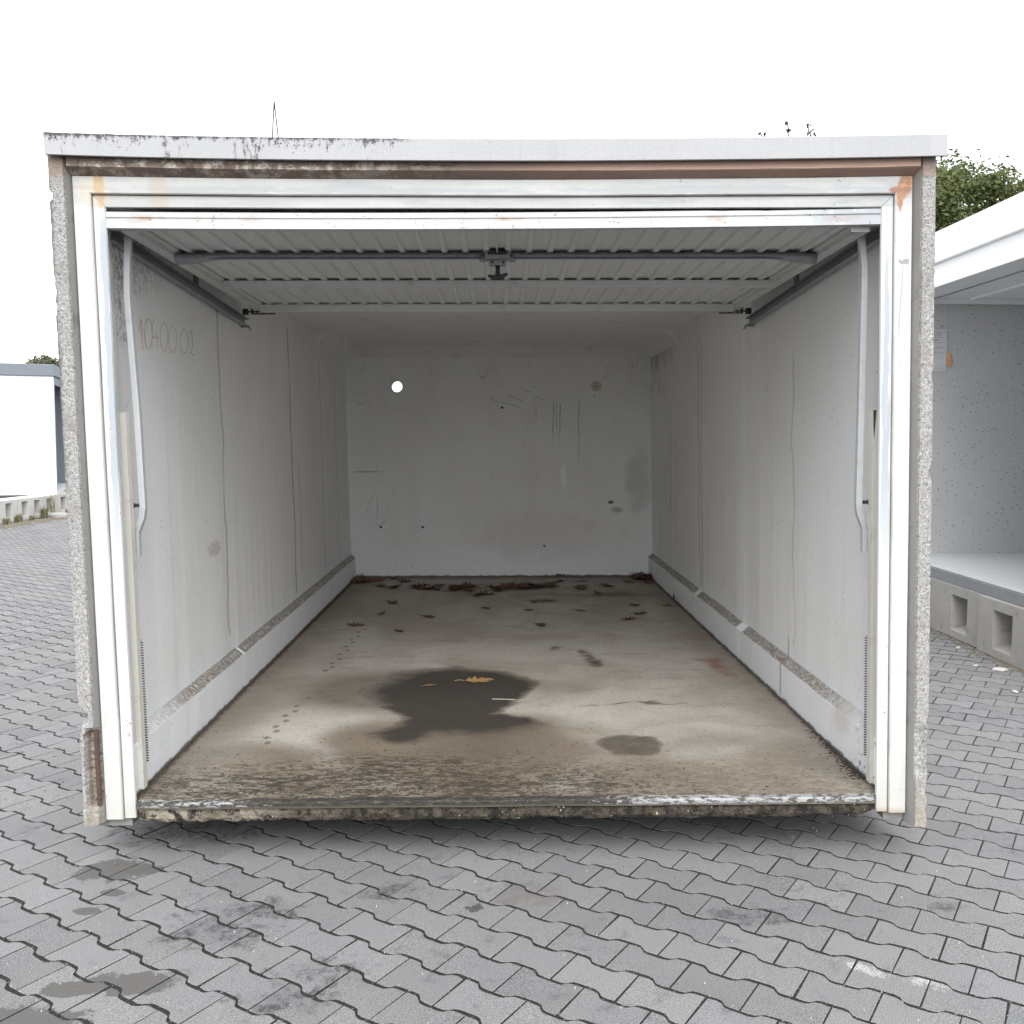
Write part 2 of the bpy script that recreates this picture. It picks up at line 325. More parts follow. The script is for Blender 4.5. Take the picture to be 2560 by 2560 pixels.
def m_frame():
    g = G('frame_white_enamel'); p = g.coord(); x, y, z0 = g.xyz(p); xx = x + z0 * 0.0165
    z = z0 + (1.0 - x * x * 0.444) * g.sm(z0, 2.28, 2.40) * 0.013
    c = g.mix(g.noise(p, 2.0, 4), (0.545, 0.552, 0.53), (0.615, 0.622, 0.61))
    n = g.noise(p, 13, 5, 0.7, 0.2, (1.0, 1, 1.0)); hor = g.noise(p, 9, 5, 0.7, 0.2, (0.35, 1, 2.5)); ver = g.noise(p, 9, 5, 0.7, 0.2, (2.5, 1, 0.25))
    # zinc showing through the worn enamel, along the head and along the inner edge of the jambs
    head = g.sm(z, 2.30, 2.315)
    wear = head * g.sm(hor + g.sm((z - 2.366).abs(), 0.024, 0.0) * 0.17 + g.sm(xx, -1.0, 0.6) * 0.06, 0.56, 0.70)
    jl = (1.0 - head) * g.sm(z, 0.9, 1.5) * g.sm(z, 2.34, 2.2) * g.sm(ver + g.sm((xx.abs() - 1.352).abs(), 0.022, 0.004) * 0.22, 0.60, 0.70)
    c = g.mix(wear.max(jl) * 0.85, c, (0.36, 0.395, 0.44))
    c = g.mix(g.sm(g.noise(p, 24, 5, 0.7, 0, (1.6, 1, 0.12)), 0.52, 0.70) * 0.30, c, (0.42, 0.42, 0.40))
    c = g.mix(head * g.sm(hor, 0.30, 0.60, 0.25, 0.65), c, (0.42, 0.425, 0.41))
    dm = ((xx + 0.005).abs() - 1.334 - (z - 2.306)).abs()
    c = g.mix(g.sm(dm, 0.0022, 0.0010) * g.sm(z, 2.304, 2.308) * g.sm(z, 2.350, 2.346) * 0.75, c, (0.10, 0.095, 0.09))
    c = g.mix(g.sm(((xx + 0.005).abs() - 1.376).abs(), 0.006, 0.002) * g.sm(ver, 0.42, 0.62) * (1.0 - head) * 0.5, c, (0.30, 0.29, 0.27))
    c = g.mix(g.sm((z - 2.349).abs(), 0.007, 0.002) * g.sm(hor, 0.40, 0.60) * head * 0.5, c, (0.30, 0.27, 0.23))
    c = g.mix(g.sm(g.noise(p, 55, 5, 0.75), 0.63, 0.67) * g.sm(g.noise(p, 5, 3), 0.46, 0.60) * 0.85, c, (0.16, 0.16, 0.16))
    wob = (n - 0.5) * 2.6
    rust = g.ell(xx, z, 1.405, 2.372, 0.025, 0.05, 0.5, wob + (xx - 1.40) * (z - 2.37) * -700)
    rust = rust.max(g.ell(xx, z, 1.388, 2.335, 0.012, 0.045, 0.5, wob)).max(g.ell(xx, z, 1.372, 2.362, 0.022, 0.010, 0.6, wob))
    rn = g.noise(p, 60, 4, 0.7)
    c = g.mix(rust * g.sm(rn, 0.25, 0.5, 0.6, 0.95), c, g.mix(g.sm(rn, 0.35, 0.65), (0.20, 0.075, 0.035), (0.50, 0.25, 0.12)))
    r2 = g.ell(xx, z, -1.352, 2.382, 0.016, 0.075, 0.6, wob)
    c = g.mix(r2 * g.sm(rn, 0.3, 0.6, 0.4, 0.95), c, g.mix(rn, (0.30, 0.13, 0.04), (0.58, 0.36, 0.15)))
    c = g.mix(g.ell(xx, z, -1.372, 2.35, 0.05, 0.05, 0.9, wob) * 0.4, c, (0.62, 0.52, 0.33))
    c = g.mix(g.ell(xx, z, -1.15, 2.36, 0.035, 0.09, 0.9, (ver - 0.5) * 3) * 0.45, c, (0.48, 0.39, 0.30))
    c = g.mix(g.sm(z + (n - 0.5) * 0.03, 0.185, 0.160) * g.sm(xx, 0, 0.2) * 0.8, c, (0.42, 0.30, 0.21))
    c = g.mix(g.sm(z + (n - 0.5) * 0.35, 0.6, 0.14) * 0.35, c, (0.42, 0.39, 0.33))
    # scratch and bare chip on the right jamb
    c = g.mix(g.ell(xx, z, 1.405, 2.118, 0.020, 0.010, 0.4, (rn - 0.5) * 9.0), c, (0.30, 0.31, 0.33))
    c = g.mix(g.sm((xx - 1.392 - (z - 1.95) * 0.06).abs(), 0.004, 0.001) * g.sm(z, 1.82, 1.90) * g.sm(z, 2.12, 2.08) * 0.8, c, (0.35, 0.36, 0.38))
    g.bump(g.noise(p, 6, 2) + n * 0.2, 0.12, 0.004)
    return g.done(c, 0.42)

def m_door_edge():
    g = G('door_edge_enamel'); p = g.coord(); x, y, z = g.xyz(p)
    n = g.noise(p, 14, 5, 0.7); c = g.mix(n, (0.50, 0.51, 0.505), (0.56, 0.57, 0.565))
    rs = g.sm((z - 2.268).abs(), 0.020, 0.004) * g.sm(g.noise(p, 5, 4, 0.6, 0, (1, 1, 3)), 0.50, 0.66)
    c = g.mix(rs * 0.75, c, (0.42, 0.25, 0.14))
    c = g.mix(g.sm(x + z * 0.0165 + (n - 0.5) * 0.35, 1.03, 1.2) * g.sm(n, 0.40, 0.5) * 0.75, c, (0.38, 0.40, 0.43))
    c = g.mix(g.sm(g.noise(p, 48, 5, 0.75), 0.62, 0.66) * 0.85, c, (0.12, 0.12, 0.12))
    return g.done(c, 0.45)

def m_plain(name, col, col2, rough=0.5, metal=0.0, scale=8, dirt=None, amt=0.4):
    g = G(name); p = g.coord(); n = g.noise(p, scale, 5, 0.65)
    c = g.mix(n, col, col2)
    if dirt: c = g.mix(g.sm(g.noise(p, scale * 2.5, 5, 0.7), 0.52, 0.72) * amt, c, dirt)
    g.bump(g.noise(p, 40, 3), 0.1, 0.003)
    return g.done(c, rough, metal)

def m_sill():
    g = G('sill_steel'); p = g.coord(); x, y, z = g.xyz(p)
    n = g.noise(p, 60, 5, 0.8, 0.3, (0.5, 1, 1.4)); b = g.noise(p, 3, 3)
    c = g.mix(b, (0.26, 0.27, 0.275), (0.38, 0.385, 0.38))
    mid = g.sm((x + 0.22 + (b - 0.5) * 0.5).abs(), 0.75, 0.35)
    c = g.mix(g.sm(n + mid * 0.17 + g.sm(x, 0.2, -0.6) * 0.05 + 0.02, 0.50, 0.58) * 0.95, c, g.mix(g.sm(n, 0.45, 0.75), (0.018, 0.016, 0.013), (0.13, 0.105, 0.078)))
    c = g.mix(g.sm(z + (n - 0.5) * 0.02, 0.208, 0.202) * 0.8, c, (0.10, 0.085, 0.065))
    return g.done(c, 0.85, spec=0.2)

def m_fascia():
    g = G('fascia_fibre_cement'); p = g.coord(); x, y, z0 = g.xyz(p); xx = x + z0 * 0.0165
    z = z0 + (1.0 - x * x * 0.444) * 0.0165
    n = g.noise(p, 62, 5, 0.85, 0, (1, 1, 0.6)); big = g.noise(p, 2.5, 4, 0.6)
    c = g.mix(g.noise(p, 70, 3, 0.7), (0.375, 0.38, 0.387), (0.45, 0.45, 0.455))
    c = g.mix(g.sm(big, 0.42, 0.7) * 0.35, c, (0.48, 0.48, 0.49))
    c = g.mix(g.sm(xx, 1.462, 1.470) * 0.4, c, (0.47, 0.47, 0.475))
    zone = (g.sm(xx, -1.3, -1.45) * 0.8).max(g.sm((xx + 0.62).abs() + (big - 0.5) * 0.4, 0.34, 0.18)).max(g.sm((xx + 1.2).abs(), 0.28, 0.12) * 0.9)
    lich = g.sm(n + zone * 0.05 + (z - 2.505) * 2.4, 0.60, 0.64) * g.sm(zone, 0.1, 0.5)
    edge = g.sm(z + (n - 0.5) * 0.07, 2.515, 2.526) * g.sm(xx + (big - 0.5) * 1.2, -0.2, -0.5)
    c = g.mix(lich.max(edge) * 0.92, c, (0.035, 0.036, 0.04))
    dr = g.sm(g.noise(p, 30, 4, 0.7, 0, (1, 1, 0.08)), 0.55, 0.72) * 0.4
    c = g.mix(dr, c, (0.33, 0.33, 0.335))
    c = g.mix(g.sm(g.noise(p, 26, 4, 0.7, 0, (1, 1, 0.18)), 0.60, 0.66) * zone * g.sm(n, 0.42, 0.55) * 0.85, c, (0.05, 0.05, 0.055))
    g.bump(n + g.noise(p, 160, 2), 0.3, 0.003)
    return g.done(c, 0.85)

def m_lintel():
    g = G('lintel_stained_concrete'); p = g.coord(); x, y, z0 = g.xyz(p); xx = x + z0 * 0.0165
    z = z0 + (1.0 - x * x * 0.444) * 0.015
    n = g.noise(p, 9, 5, 0.7, 0.6, (0.7, 1, 1.6)); n2 = g.noise(p, 22, 5, 0.75); big = g.noise(p, 1.6, 3)
    c = g.mix(g.sm(xx + (big - 0.5) * 0.8, -0.3, 0.5), (0.21, 0.165, 0.13), (0.46, 0.31, 0.245))
    c = g.mix(g.sm(n, 0.48, 0.70) * 0.55, c, (0.38, 0.26, 0.19))
    c = g.mix(g.sm(n2, 0.47, 0.58) * g.sm(xx, 0.0, -0.7) * g.sm(n, 0.42, 0.52) * 0.9, c, (0.60, 0.56, 0.50))
    c = g.mix(g.sm(n2, 0.46, 0.34) * g.sm(xx, 0.8, -0.7) * 0.8, c, (0.05, 0.042, 0.036))
    c = g.mix(g.sm(n, 0.58, 0.70) * g.sm(xx, -0.6, -1.0) * 0.6, c, (0.36, 0.20, 0.08))
    low = g.sm(z + (n - 0.5) * 0.006, 2.432, 2.426)
    c = g.mix(low * 0.5, c, (0.17, 0.115, 0.095))
    crack = g.sm((z - 2.447 - (n - 0.5) * 0.03).abs(), 0.0016, 0.0008) * g.sm((xx + 0.22).abs(), 0.09, 0.07)
    c = g.mix(crack, c, (0.02, 0.02, 0.02))
    g.bump(n2 + n, 0.5, 0.006)
    return g.done(c, 0.85)

def m_speckled():
    g = G('speckled_plaster'); p = g.coord(True)
    c = g.mix(g.noise(p, 3, 4), (0.49, 0.495, 0.495), (0.55, 0.555, 0.555))
    c = g.mix(g.sm(g.noise(p, 150, 2, 0.7), 0.55, 0.72) * 0.35, c, (0.2, 0.2, 0.2))
    dk = g.sm(g.vor(p, 30), 0.21, 0.14) * g.sm(g.noise(p, 29, 0), 0.42, 0.50)
    c = g.mix(dk, c, (0.15, 0.15, 0.155))
    p2 = g.comb(*[q + 5.3 for q in g.xyz(p)])
    c = g.mix(g.sm(g.vor(p2, 30), 0.12, 0.07) * 0.8, c, (0.6, 0.6, 0.6))
    return g.done(c, 0.75)

def m_leaf(name, a, b):
    g = G(name); p = g.coord(); c = g.mix(g.objrand(), a, b)
    c = g.mix(g.sm(g.noise(p, 60, 3), 0.45, 0.7) * 0.5, c, tuple(q * 0.45 for q in a))
    return g.done(c, 0.8)

def m_foliage(name, a, b, cc):
    g = G(name); r = g.island(); p = g.coord()
    c = g.mix(r, a, b); c = g.mix(g.sm(g.noise(p, 0.8, 3), 0.45, 0.65) * 0.6, c, cc)
    mt = g.done(c, 0.6)
    tr = g.new('ShaderNodeBsdfTranslucent'); g.link(c, tr.inputs[0])
    mx = g.new('ShaderNodeMixShader'); mx.inputs[0].default_value = 0.3
    g.t.links.new(g.b.outputs[0], mx.inputs[1]); g.t.links.new(tr.outputs[0], mx.inputs[2])
    g.t.links.new(mx.outputs[0], g.n['Material Output'].inputs['Surface'])
    return mt

M = dict(
    paver=m_paver(), joint=m_joint(), wl=wall_paint('wall_paint_left', -1), wr=wall_paint('wall_paint_right', 1), wb=wall_paint('wall_paint_back', 0),
    floor=m_floor(), agg=m_aggregate(), beam=m_beam(), frame=m_frame(), dedge=m_door_edge(), fascia=m_fascia(), lintel=m_lintel(),
    reveal_shade=m_smooth_concrete('reveal_shaded_concrete', (0.22, 0.21, 0.195), (0.32, 0.31, 0.29), (0.09, 0.085, 0.08), 0.6),  # smooth inner bevel of the pillars; the darker grey paints in its shade
    ceil=m_plain('ceiling_paint', (0.80, 0.80, 0.79), (0.86, 0.86, 0.85), 0.8, 0, 3, (0.58, 0.57, 0.55), 0.6),
    roof=m_smooth_concrete('roof_concrete', (0.30, 0.30, 0.29), (0.38, 0.38, 0.37)),
    sheet=m_plain('door_sheet_paint', (0.63, 0.64, 0.645), (0.69, 0.70, 0.705), 0.5, 0, 3, (0.58, 0.58, 0.57), 0.4),
    bar=m_plain('door_bar_paint', (0.60, 0.61, 0.61), (0.66, 0.67, 0.67), 0.5, 0, 5, (0.30, 0.29, 0.28), 0.35),
    zinc=m_plain('galvanised_steel', (0.26, 0.275, 0.30), (0.36, 0.375, 0.40), 0.45, 0.35, 14, (0.14, 0.14, 0.15), 0.5),
    zinc_dark=m_plain('weathered_zinc', (0.16, 0.17, 0.19), (0.22, 0.23, 0.25), 0.55, 0.3, 14, (0.08, 0.08, 0.09), 0.5),
    arm=m_plain('arm_zinc', (0.55, 0.57, 0.59), (0.66, 0.68, 0.70), 0.42, 0.2, 10, (0.40, 0.41, 0.42), 0.4),
    black=m_plain('black_plastic', (0.018, 0.018, 0.02), (0.035, 0.035, 0.037), 0.5),
    darkmetal=m_plain('oily_dark_steel', (0.03, 0.03, 0.032), (0.07, 0.07, 0.07), 0.5, 0.3, 30),
    cream=m_plain('cream_enamel', (0.66, 0.64, 0.57), (0.72, 0.70, 0.64), 0.45, 0, 6, (0.42, 0.33, 0.24), 0.3),
    rust=m_plain('rust', (0.06, 0.036, 0.027), (0.12, 0.07, 0.048), 0.9, 0, 60, (0.03, 0.022, 0.02), 0.8),
    sill=m_sill(),
    mesh=m_plain('vent_mesh', (0.72, 0.67, 0.57), (0.86, 0.81, 0.70), 0.7, 0, 60, (0.36, 0.32, 0.26), 0.5),
    scratch=m_plain('pencil_grey', (0.22, 0.22, 0.22), (0.50, 0.50, 0.49), 0.9, 0, 20),
    ink=m_plain('brown_ink', (0.40, 0.31, 0.27), (0.62, 0.54, 0.50), 0.9, 0, 30),
    white=m_plain('white_render', (0.80, 0.80, 0.80), (0.83, 0.83, 0.83), 0.7, 0, 3, (0.72, 0.72, 0.71), 0.3),
    whitemetal=m_plain('white_metal', (0.78, 0.79, 0.79), (0.82, 0.82, 0.82), 0.45, 0, 3),
    slate=m_plain('slate_grey_metal', (0.15, 0.175, 0.205), (0.18, 0.205, 0.235), 0.5, 0, 3),
    greypaint=m_plain('grey_edge_paint', (0.20, 0.21, 0.225), (0.25, 0.26, 0.275), 0.65, 0, 6, (0.30, 0.31, 0.32), 0.35),
    newfloor=m_plain('pale_screed', (0.56, 0.57, 0.58), (0.62, 0.63, 0.64), 0.6, 0, 3, (0.45, 0.46, 0.46), 0.4),
    bluegrey=m_plain('blue_grey_plaster', (0.24, 0.26, 0.30), (0.28, 0.30, 0.34), 0.8, 0, 3),
    speck=m_speckled(),
    block=m_smooth_concrete('block_concrete', (0.30, 0.285, 0.26), (0.44, 0.425, 0.395), (0.13, 0.12, 0.105), 0.55),
    blockw=m_smooth_concrete('pale_block_concrete', (0.50, 0.49, 0.46), (0.60, 0.59, 0.56), (0.24, 0.22, 0.19), 0.45),
    paper=m_plain('paper', (0.62, 0.63, 0.64), (0.66, 0.67, 0.67), 0.8), print=m_plain('grey_print', (0.25, 0.25, 0.26), (0.32, 0.32, 0.33), 0.8),
    orange=m_plain('orange_card', (0.58, 0.29, 0.15), (0.66, 0.36, 0.20), 0.8),
    leaf=m_leaf('dry_leaf_brown', (0.085, 0.050, 0.036), (0.165, 0.082, 0.055)), leafy=m_leaf('dry_leaf_ochre', (0.33, 0.20, 0.085), (0.38, 0.24, 0.10)),
    crumb=m_plain('soil_crumb', (0.018, 0.015, 0.012), (0.05, 0.04, 0.03), 0.95, 0, 60),
    bark=m_plain('bark', (0.07, 0.055, 0.04), (0.12, 0.10, 0.08), 0.95, 0, 10),
    fol=m_foliage('foliage', (0.05, 0.075, 0.020), (0.125, 0.155, 0.045), (0.17, 0.175, 0.055)),
    fol2=m_foliage('far_foliage', (0.10, 0.12, 0.06), (0.16, 0.18, 0.10), (0.17, 0.15, 0.09)),
    weed=m_foliage('weed_green', (0.13, 0.14, 0.06), (0.27, 0.24, 0.14), (0.30, 0.26, 0.16)),
    chip=m_plain('pale_stone', (0.42, 0.41, 0.39), (0.58, 0.57, 0.55), 0.9, 0, 40),
)

# ------------------------------------------------------------------ mesh helper
SH = 0.0165          # the garage leans a little to the left
def lean(v):
    x, y, z = v
    sg = 0.0 if z < 2.295 else min(0.0165, 0.004 + (z - 2.295) * 0.085)      # the head of the opening sags in the middle
    sg *= max(0.0, 1 - (x / 1.5) ** 2) * max(0.0, min(1.0, (0.45 - y) / 0.3))
    return (x - SH * z, y, z - sg)

class MB:
    def __init__(s): s.v, s.f, s.mi = [], [], []
    def add(s, vs, fs, mi=0):
        b = len(s.v); s.v += [tuple(v) for v in vs]; s.f += [tuple(b + i for i in f) for f in fs]; s.mi += [mi] * len(fs); return s
    def box(s, x0, x1, y0, y1, z0, z1, mi=0):
        vs = [(x, y, z) for x in (x0, x1) for y in (y0, y1) for z in (z0, z1)]
        return s.add(vs, [(0, 1, 3, 2), (4, 6, 7, 5), (0, 4, 5, 1), (2, 3, 7, 6), (0, 2, 6, 4), (1, 5, 7, 3)], mi)
    def extrude(s, prof, fn, ts, cap=True, mi=0, closed=True):
        """sweep 2D profile prof along ts; fn(p, t) -> 3D"""
        n = len(prof); vs = [fn(p, t) for t in ts for p in prof]; fs = []
        m = n if closed else n - 1
        for k in range(len(ts) - 1):
            for i in range(m):
                j = (i + 1) % n; fs.append((k * n + i, k * n + j, (k + 1) * n + j, (k + 1) * n + i))
        if cap and closed: fs += [tuple(range(n))[::-1], tuple((len(ts) - 1) * n + i for i in range(n))]
        return s.add(vs, fs, mi)
    def tube(s, pts, r, n=6, cap=True, mi=0, sx=1.0):
        pts = [Vector(p) for p in pts]; vs = []; fs = []
        for k, p in enumerate(pts):
            d = (pts[min(k + 1, len(pts) - 1)] - pts[max(k - 1, 0)]).normalized()
            a = d.cross(Vector((0, 0, 1)) if abs(d.z) < 0.9 else Vector((1, 0, 0))).normalized(); b = d.cross(a)
            rr = r[k] if isinstance(r, (list, tuple)) else r
            vs += [p + a * rr * sx * math.cos(2 * math.pi * i / n) + b * rr * math.sin(2 * math.pi * i / n) for i in range(n)]
        for k in range(len(pts) - 1):
            for i in range(n):
                j = (i + 1) % n; fs.append((k * n + i, k * n + j, (k + 1) * n + j, (k + 1) * n + i))
        if cap: fs += [tuple(range(n))[::-1], tuple((len(pts) - 1) * n + i for i in range(n))]
        return s.add(vs, fs, mi)
    def mesh(s, name, mats, warp=None, smooth=False):
        me = bpy.data.meshes.new(name)
        me.from_pydata([warp(v) for v in s.v] if warp else s.v, [], s.f)
        for m in (mats if isinstance(mats, (list, tuple)) else [mats]): me.materials.append(m)
        if any(s.mi): me.polygons.foreach_set('material_index', s.mi)
        if smooth: me.polygons.foreach_set('use_smooth', [True] * len(s.f))
        me.update(); return me
    def build(s, name, mats, parent=None, warp=None, smooth=False, bevel=0):
        o = bpy.data.objects.new(name, s.mesh(name, mats, warp, smooth)); scn.collection.objects.link(o)
        if parent: o.parent = parent
        if bevel:
            b = o.modifiers.new('b', 'BEVEL'); b.width = bevel; b.segments = 2; b.limit_method = 'ANGLE'; b.angle_limit = math.radians(40)
        return o

def empty(name, loc=(0, 0, 0), rot=(0, 0, 0), parent=None):
    o = bpy.data.objects.new(name, None); scn.collection.objects.link(o)
    o.location = loc; o.rotation_euler = rot; o.empty_display_size = 0.2
    if parent: o.parent = parent
    return o
def tag(o, label=None, cat=None, group=None, kind=None):
    if label: o['label'] = label
    if cat: o['category'] = cat
    if group: o['group'] = group
    if kind: o['kind'] = kind
    return o
def nz(x, y, z, s=1.0): return mn.noise(Vector((x * s, y * s, z * s)))

# ------------------------------------------------------------------ the yard: pavement of interlocking stones
def in_garage(x, y): return abs(x) < 1.2 and y > 4.6
pav = MB()
N = 1
pav.add([(-120, -30, -0.0030), (120, -30, -0.0030), (120, 200, -0.0030), (-120, 200, -0.0030)], [(0, 1, 2, 3)])
pavement = tag(pav.build('pavement', M['joint']), kind='structure')
PA, PB = 0.2, 0.141
TH = math.radians(-32.51)
OX, OY = 1.2842, 2.9801
CU, SU = math.cos(TH), math.sin(TH)
def outline(j=0.0):
    e, gu, gv, c = PA / 2, 0.0023, 0.0062, 0.0118
    up = [(-e, c), (-0.070, c * 1.0), (-0.056, c * 0.72), (-0.040, -c * 0.72), (-0.027, -c), (0.027, -c), (0.040, -c * 0.72), (0.056, c * 0.72), (0.070, c), (e, c)]
    top = [(u, PB / 2 + d - gv) for u, d in up]
    bot = [(u, -PB / 2 - d + gv) for u, d in reversed(up)]
    pts = [(max(-e + gu, min(e - gu, u)), v) for u, v in top + bot]
    pts = [(u + random.uniform(-j, j), v + random.uniform(-j, j)) for u, v in pts]
    if j:
        for q in random.sample((0, 9, 10, 19, 4, 15), random.choice((0, 1, 1, 2))):
            k = random.uniform(0.965, 0.99); pts[q] = (pts[q][0] * k, pts[q][1] * k)
    return pts
def paver_geo(bev=0.0014, j=0.0012):
    o = outline(j); n = len(o)
    inn = [(u * (1 - bev / 0.1), v * (1 - bev / 0.075)) for u, v in o]
    vs = [(u, v, 0.0) for u, v in inn] + [(u, v, -0.0012) for u, v in o] + [(u, v, -0.028) for u, v in o]
    fs = [tuple(range(n - 1, -1, -1))]
    for k in range(2):
        for i in range(n):
            q = (i + 1) % n; fs.append((k * n + i, k * n + q, (k + 1) * n + q, (k + 1) * n + i))
    return vs, fs
def paver_geo_low():
    o = outline(0.0); n = len(o)
    vs = [(u * 0.993, v * 0.99, 0.0) for u, v in o] + [(u, v, -0.028) for u, v in o]
    fs = [tuple(range(n - 1, -1, -1))] + [(i, (i + 1) % n, n + (i + 1) % n, n + i) for i in range(n)]
    return vs, fs
protos = []
for k in range(16):
    vs, fs = paver_geo(); mb = MB(); mb.add(vs, fs); mb.mi = [0] + [0] * 20 + [1] * 20; protos.append(mb.mesh('paving_stone', [M['paver'], M['joint']]))
spots = []
for i in range(-40, 150):
    for j in range(-140, 70):
        uu = PA * (j + 0.5 + 0.5 * (i % 2)); vv = PB * i
        x = OX + uu * CU - vv * SU; y = OY + uu * SU + vv * CU
        if y < 1.4 or y > 17.5: continue
        if x < -0.56 * y - 1.2 or x > 0.56 * y + 1.0 or x > 4.4: continue
        if in_garage(x, y): continue
        # seen in the picture?  pixel position (2560 frame) and rough size
        dx, dz = x / y, (CAM_H) / y
        px = 1280 + 2440 * dx; py = 1090 + 2440 * dz
        vis = -60 < px < 2620 and py < 2600 and not (205 < px < 2320 and py < 2030)
        spots.append((y if vis else y + 100, x, y))
spots.sort()
far = MB(); lowv, lowf = paver_geo_low()
for k, (d, x, y) in enumerate(spots):
    a = TH + random.uniform(-0.006, 0.006); ca, sa = math.cos(a), math.sin(a)
    zt = random.uniform(-0.0006, 0.0006) + 0.0008 * nz(x, y, 0, 0.8)
    if k < 300:
        o = bpy.data.objects.new('paving_stone', protos[random.randrange(16)]); scn.collection.objects.link(o)
        o.parent = pavement; o.location = (x, y, zt)
        o.rotation_euler = (random.uniform(-0.005, 0.005), random.uniform(-0.005, 0.005), a + (math.pi if random.random() < 0.5 else 0))
    else:
        vs, fs = (paver_geo() if y < 5.2 else (lowv, lowf))
        tx, ty = random.uniform(-0.005, 0.005), random.uniform(-0.005, 0.005)
        far.add([(x + u * ca - v * sa, y + u * sa + v * ca, z + zt + u * tx + v * ty) for u, v, z in vs], fs)
        far.mi[-20:] = [1] * 20
tag(far.build('far_paving_stones', [M['paver'], M['joint']], pavement), kind='stuff')
# beyond the built stones the same paving goes on as one sheet
def m_yard():
    g = G('yard_far'); p = g.coord(True); n = g.noise(p, 0.6, 5, 0.65)
    c = g.mix(n, (0.13, 0.128, 0.125), (0.20, 0.195, 0.188)); return g.done(c, 0.9)
yd = MB()
yd.add([(-120, 17.4, -0.004), (120, 17.4, -0.004), (120, 200, -0.004), (-120, 200, -0.004)], [(0, 1, 2, 3)])
tag(yd.build('ground', m_yard()), kind='structure')

# ------------------------------------------------------------------ the garage
D0 = 3.38; YAW = math.radians(-0.8146); TILT = math.radians(0.45)
garage = empty('garage', (0, D0, 0), (0, -TILT, -YAW))
tag(garage, 'old open precast concrete garage with white steel door frame and rusty lintel', 'garage')
GM = Matrix.Translation((0, D0, 0)) @ Matrix.Rotation(-YAW, 4, 'Z') @ Matrix.Rotation(-TILT, 4, 'Y')
def g2w(x, y, z): return GM @ Vector(lean((x, y, z)))
def part(mb, name, mat, parent=None, **k): return mb.build(name, mat, parent or garage, warp=lean, **k)
FZ = 0.22; BY = 5.64; WX = 1.40; LX = 1.36; CZ = 2.33

# side walls behind the front pillars: inner face with ledge, outer face
wall_objs = {}
for s in (-1, 1):
    prof = [(LX, 0.125), (LX, 0.394), (WX, 0.426), (WX, CZ + 0.02), (1.487, CZ + 0.02), (1.487, 0.125)]
    ts = [0.062] + [0.062 + (BY + 0.1 - 0.062) * k / 90 for k in range(1, 91)]
    mb = MB()
    def fn(p, t, s=s):
        w = 0.004 * nz(t * 1.5, p[1] * 2, s * 3) if p[0] < 1.45 else 0
        if abs(p[1] - 0.426) < 0.01 or abs(p[1] - 0.394) < 0.01: w += 0.004 * nz(t * 9, p[1], s)
        return (s * (p[0] + w), t, p[1] + (0.003 * nz(t * 7, 3, s) if 0.3 < p[1] < 0.5 else 0))
    mb.extrude(prof if s < 0 else prof[::-1], fn, ts)
    wall_objs[s] = part(mb, 'wall', M['wl'] if s < 0 else M['wr'])
    # haunch stiffening the roof corner at the back
    hb = MB(); y0, y1 = 4.25, BY - 0.002
    vs = [(s * (WX + .002), y0, CZ - 0.10), (s * (WX + .002), y0, CZ + .01), (s * (WX - 0.12), y0 + 0.06, CZ + .01),
          (s * (WX + .002), y1, CZ - 0.10), (s * (WX + .002), y1, CZ + .01), (s * (WX - 0.12), y1, CZ + .01)]
    hb.add(vs, [(0, 1, 2), (3, 5, 4), (0, 2, 5, 3)])
    part(hb, 'roof_haunch', M['ceil'])
wall_objs[-1]['label'] = 'stained white inner wall with brown handwritten number'

# back wall with two round openings
def disc_wall(mb, x0, x1, z0, z1, y, holes, flip=False, n=32, half=0.12):
    fs = []
    xs = sorted({x0, x1, *[h[0] - half for h in holes], *[h[0] + half for h in holes]})
    zs = sorted({z0, z1, holes[0][1] - half, holes[0][1] + half})
    for i in range(len(xs) - 1):
        for k in range(len(zs) - 1):
            cx, cz = (xs[i] + xs[i + 1]) / 2, (zs[k] + zs[k + 1]) / 2
            h = [h for h in holes if abs(h[0] - cx) < 1e-6 and abs(holes[0][1] - cz) < 1e-6]
            if not h:
                q = [(xs[i], y, zs[k]), (xs[i + 1], y, zs[k]), (xs[i + 1], y, zs[k + 1]), (xs[i], y, zs[k + 1])]
                mb.add(q, [(0, 1, 2, 3)])
            else:
                hx, hz, r = h[0][0], holes[0][1], h[0][2]; ring = []; sq = []
                for a in range(n):
                    t = 2 * math.pi * a / n; c, s_ = math.cos(t), math.sin(t); m = max(abs(c), abs(s_))
                    ring.append((hx + r * c, y, hz + r * s_)); sq.append((hx + half * c / m, y, hz + half * s_ / m))
                mb.add(ring + sq, [(a, (a + 1) % n, n + (a + 1) % n, n + a) for a in range(n)])
HOLES = [(-0.932, 1.975, 0.053), (0.898, 1.985, 0.050)]
bw = MB()
disc_wall(bw, -WX - 0.005, WX + 0.005, 0.125, CZ + 0.02, BY, HOLES)
disc_wall(bw, -1.487, 1.487, 0.125, CZ + 0.02, BY + 0.10, HOLES)
for hx, hz, r in HOLES:
    hz = HOLES[0][1]
    bw.extrude([(math.cos(2 * math.pi * a / 32) * r, math.sin(2 * math.pi * a / 32) * r) for a in range(32)], lambda p, t: (hx + p[0], t, hz + p[1]), [BY, BY + 0.10], cap=False)
back = part(bw, 'back_wall', M['wb'])
vent = MB(); vx, vz, r = 0.898, HOLES[0][1], 0.049
vent.extrude([(math.cos(2 * math.pi * a / 24), math.sin(2 * math.pi * a / 24)) for a in range(24)], lambda p, t: (vx + p[0] * t[0], t[1], vz + p[1] * t[0]), [(0.055, BY - 0.001), (0.055, BY - 0.004), (0.047, BY - 0.005), (0.047, BY + 0.02)], cap=False)
vg = MB()
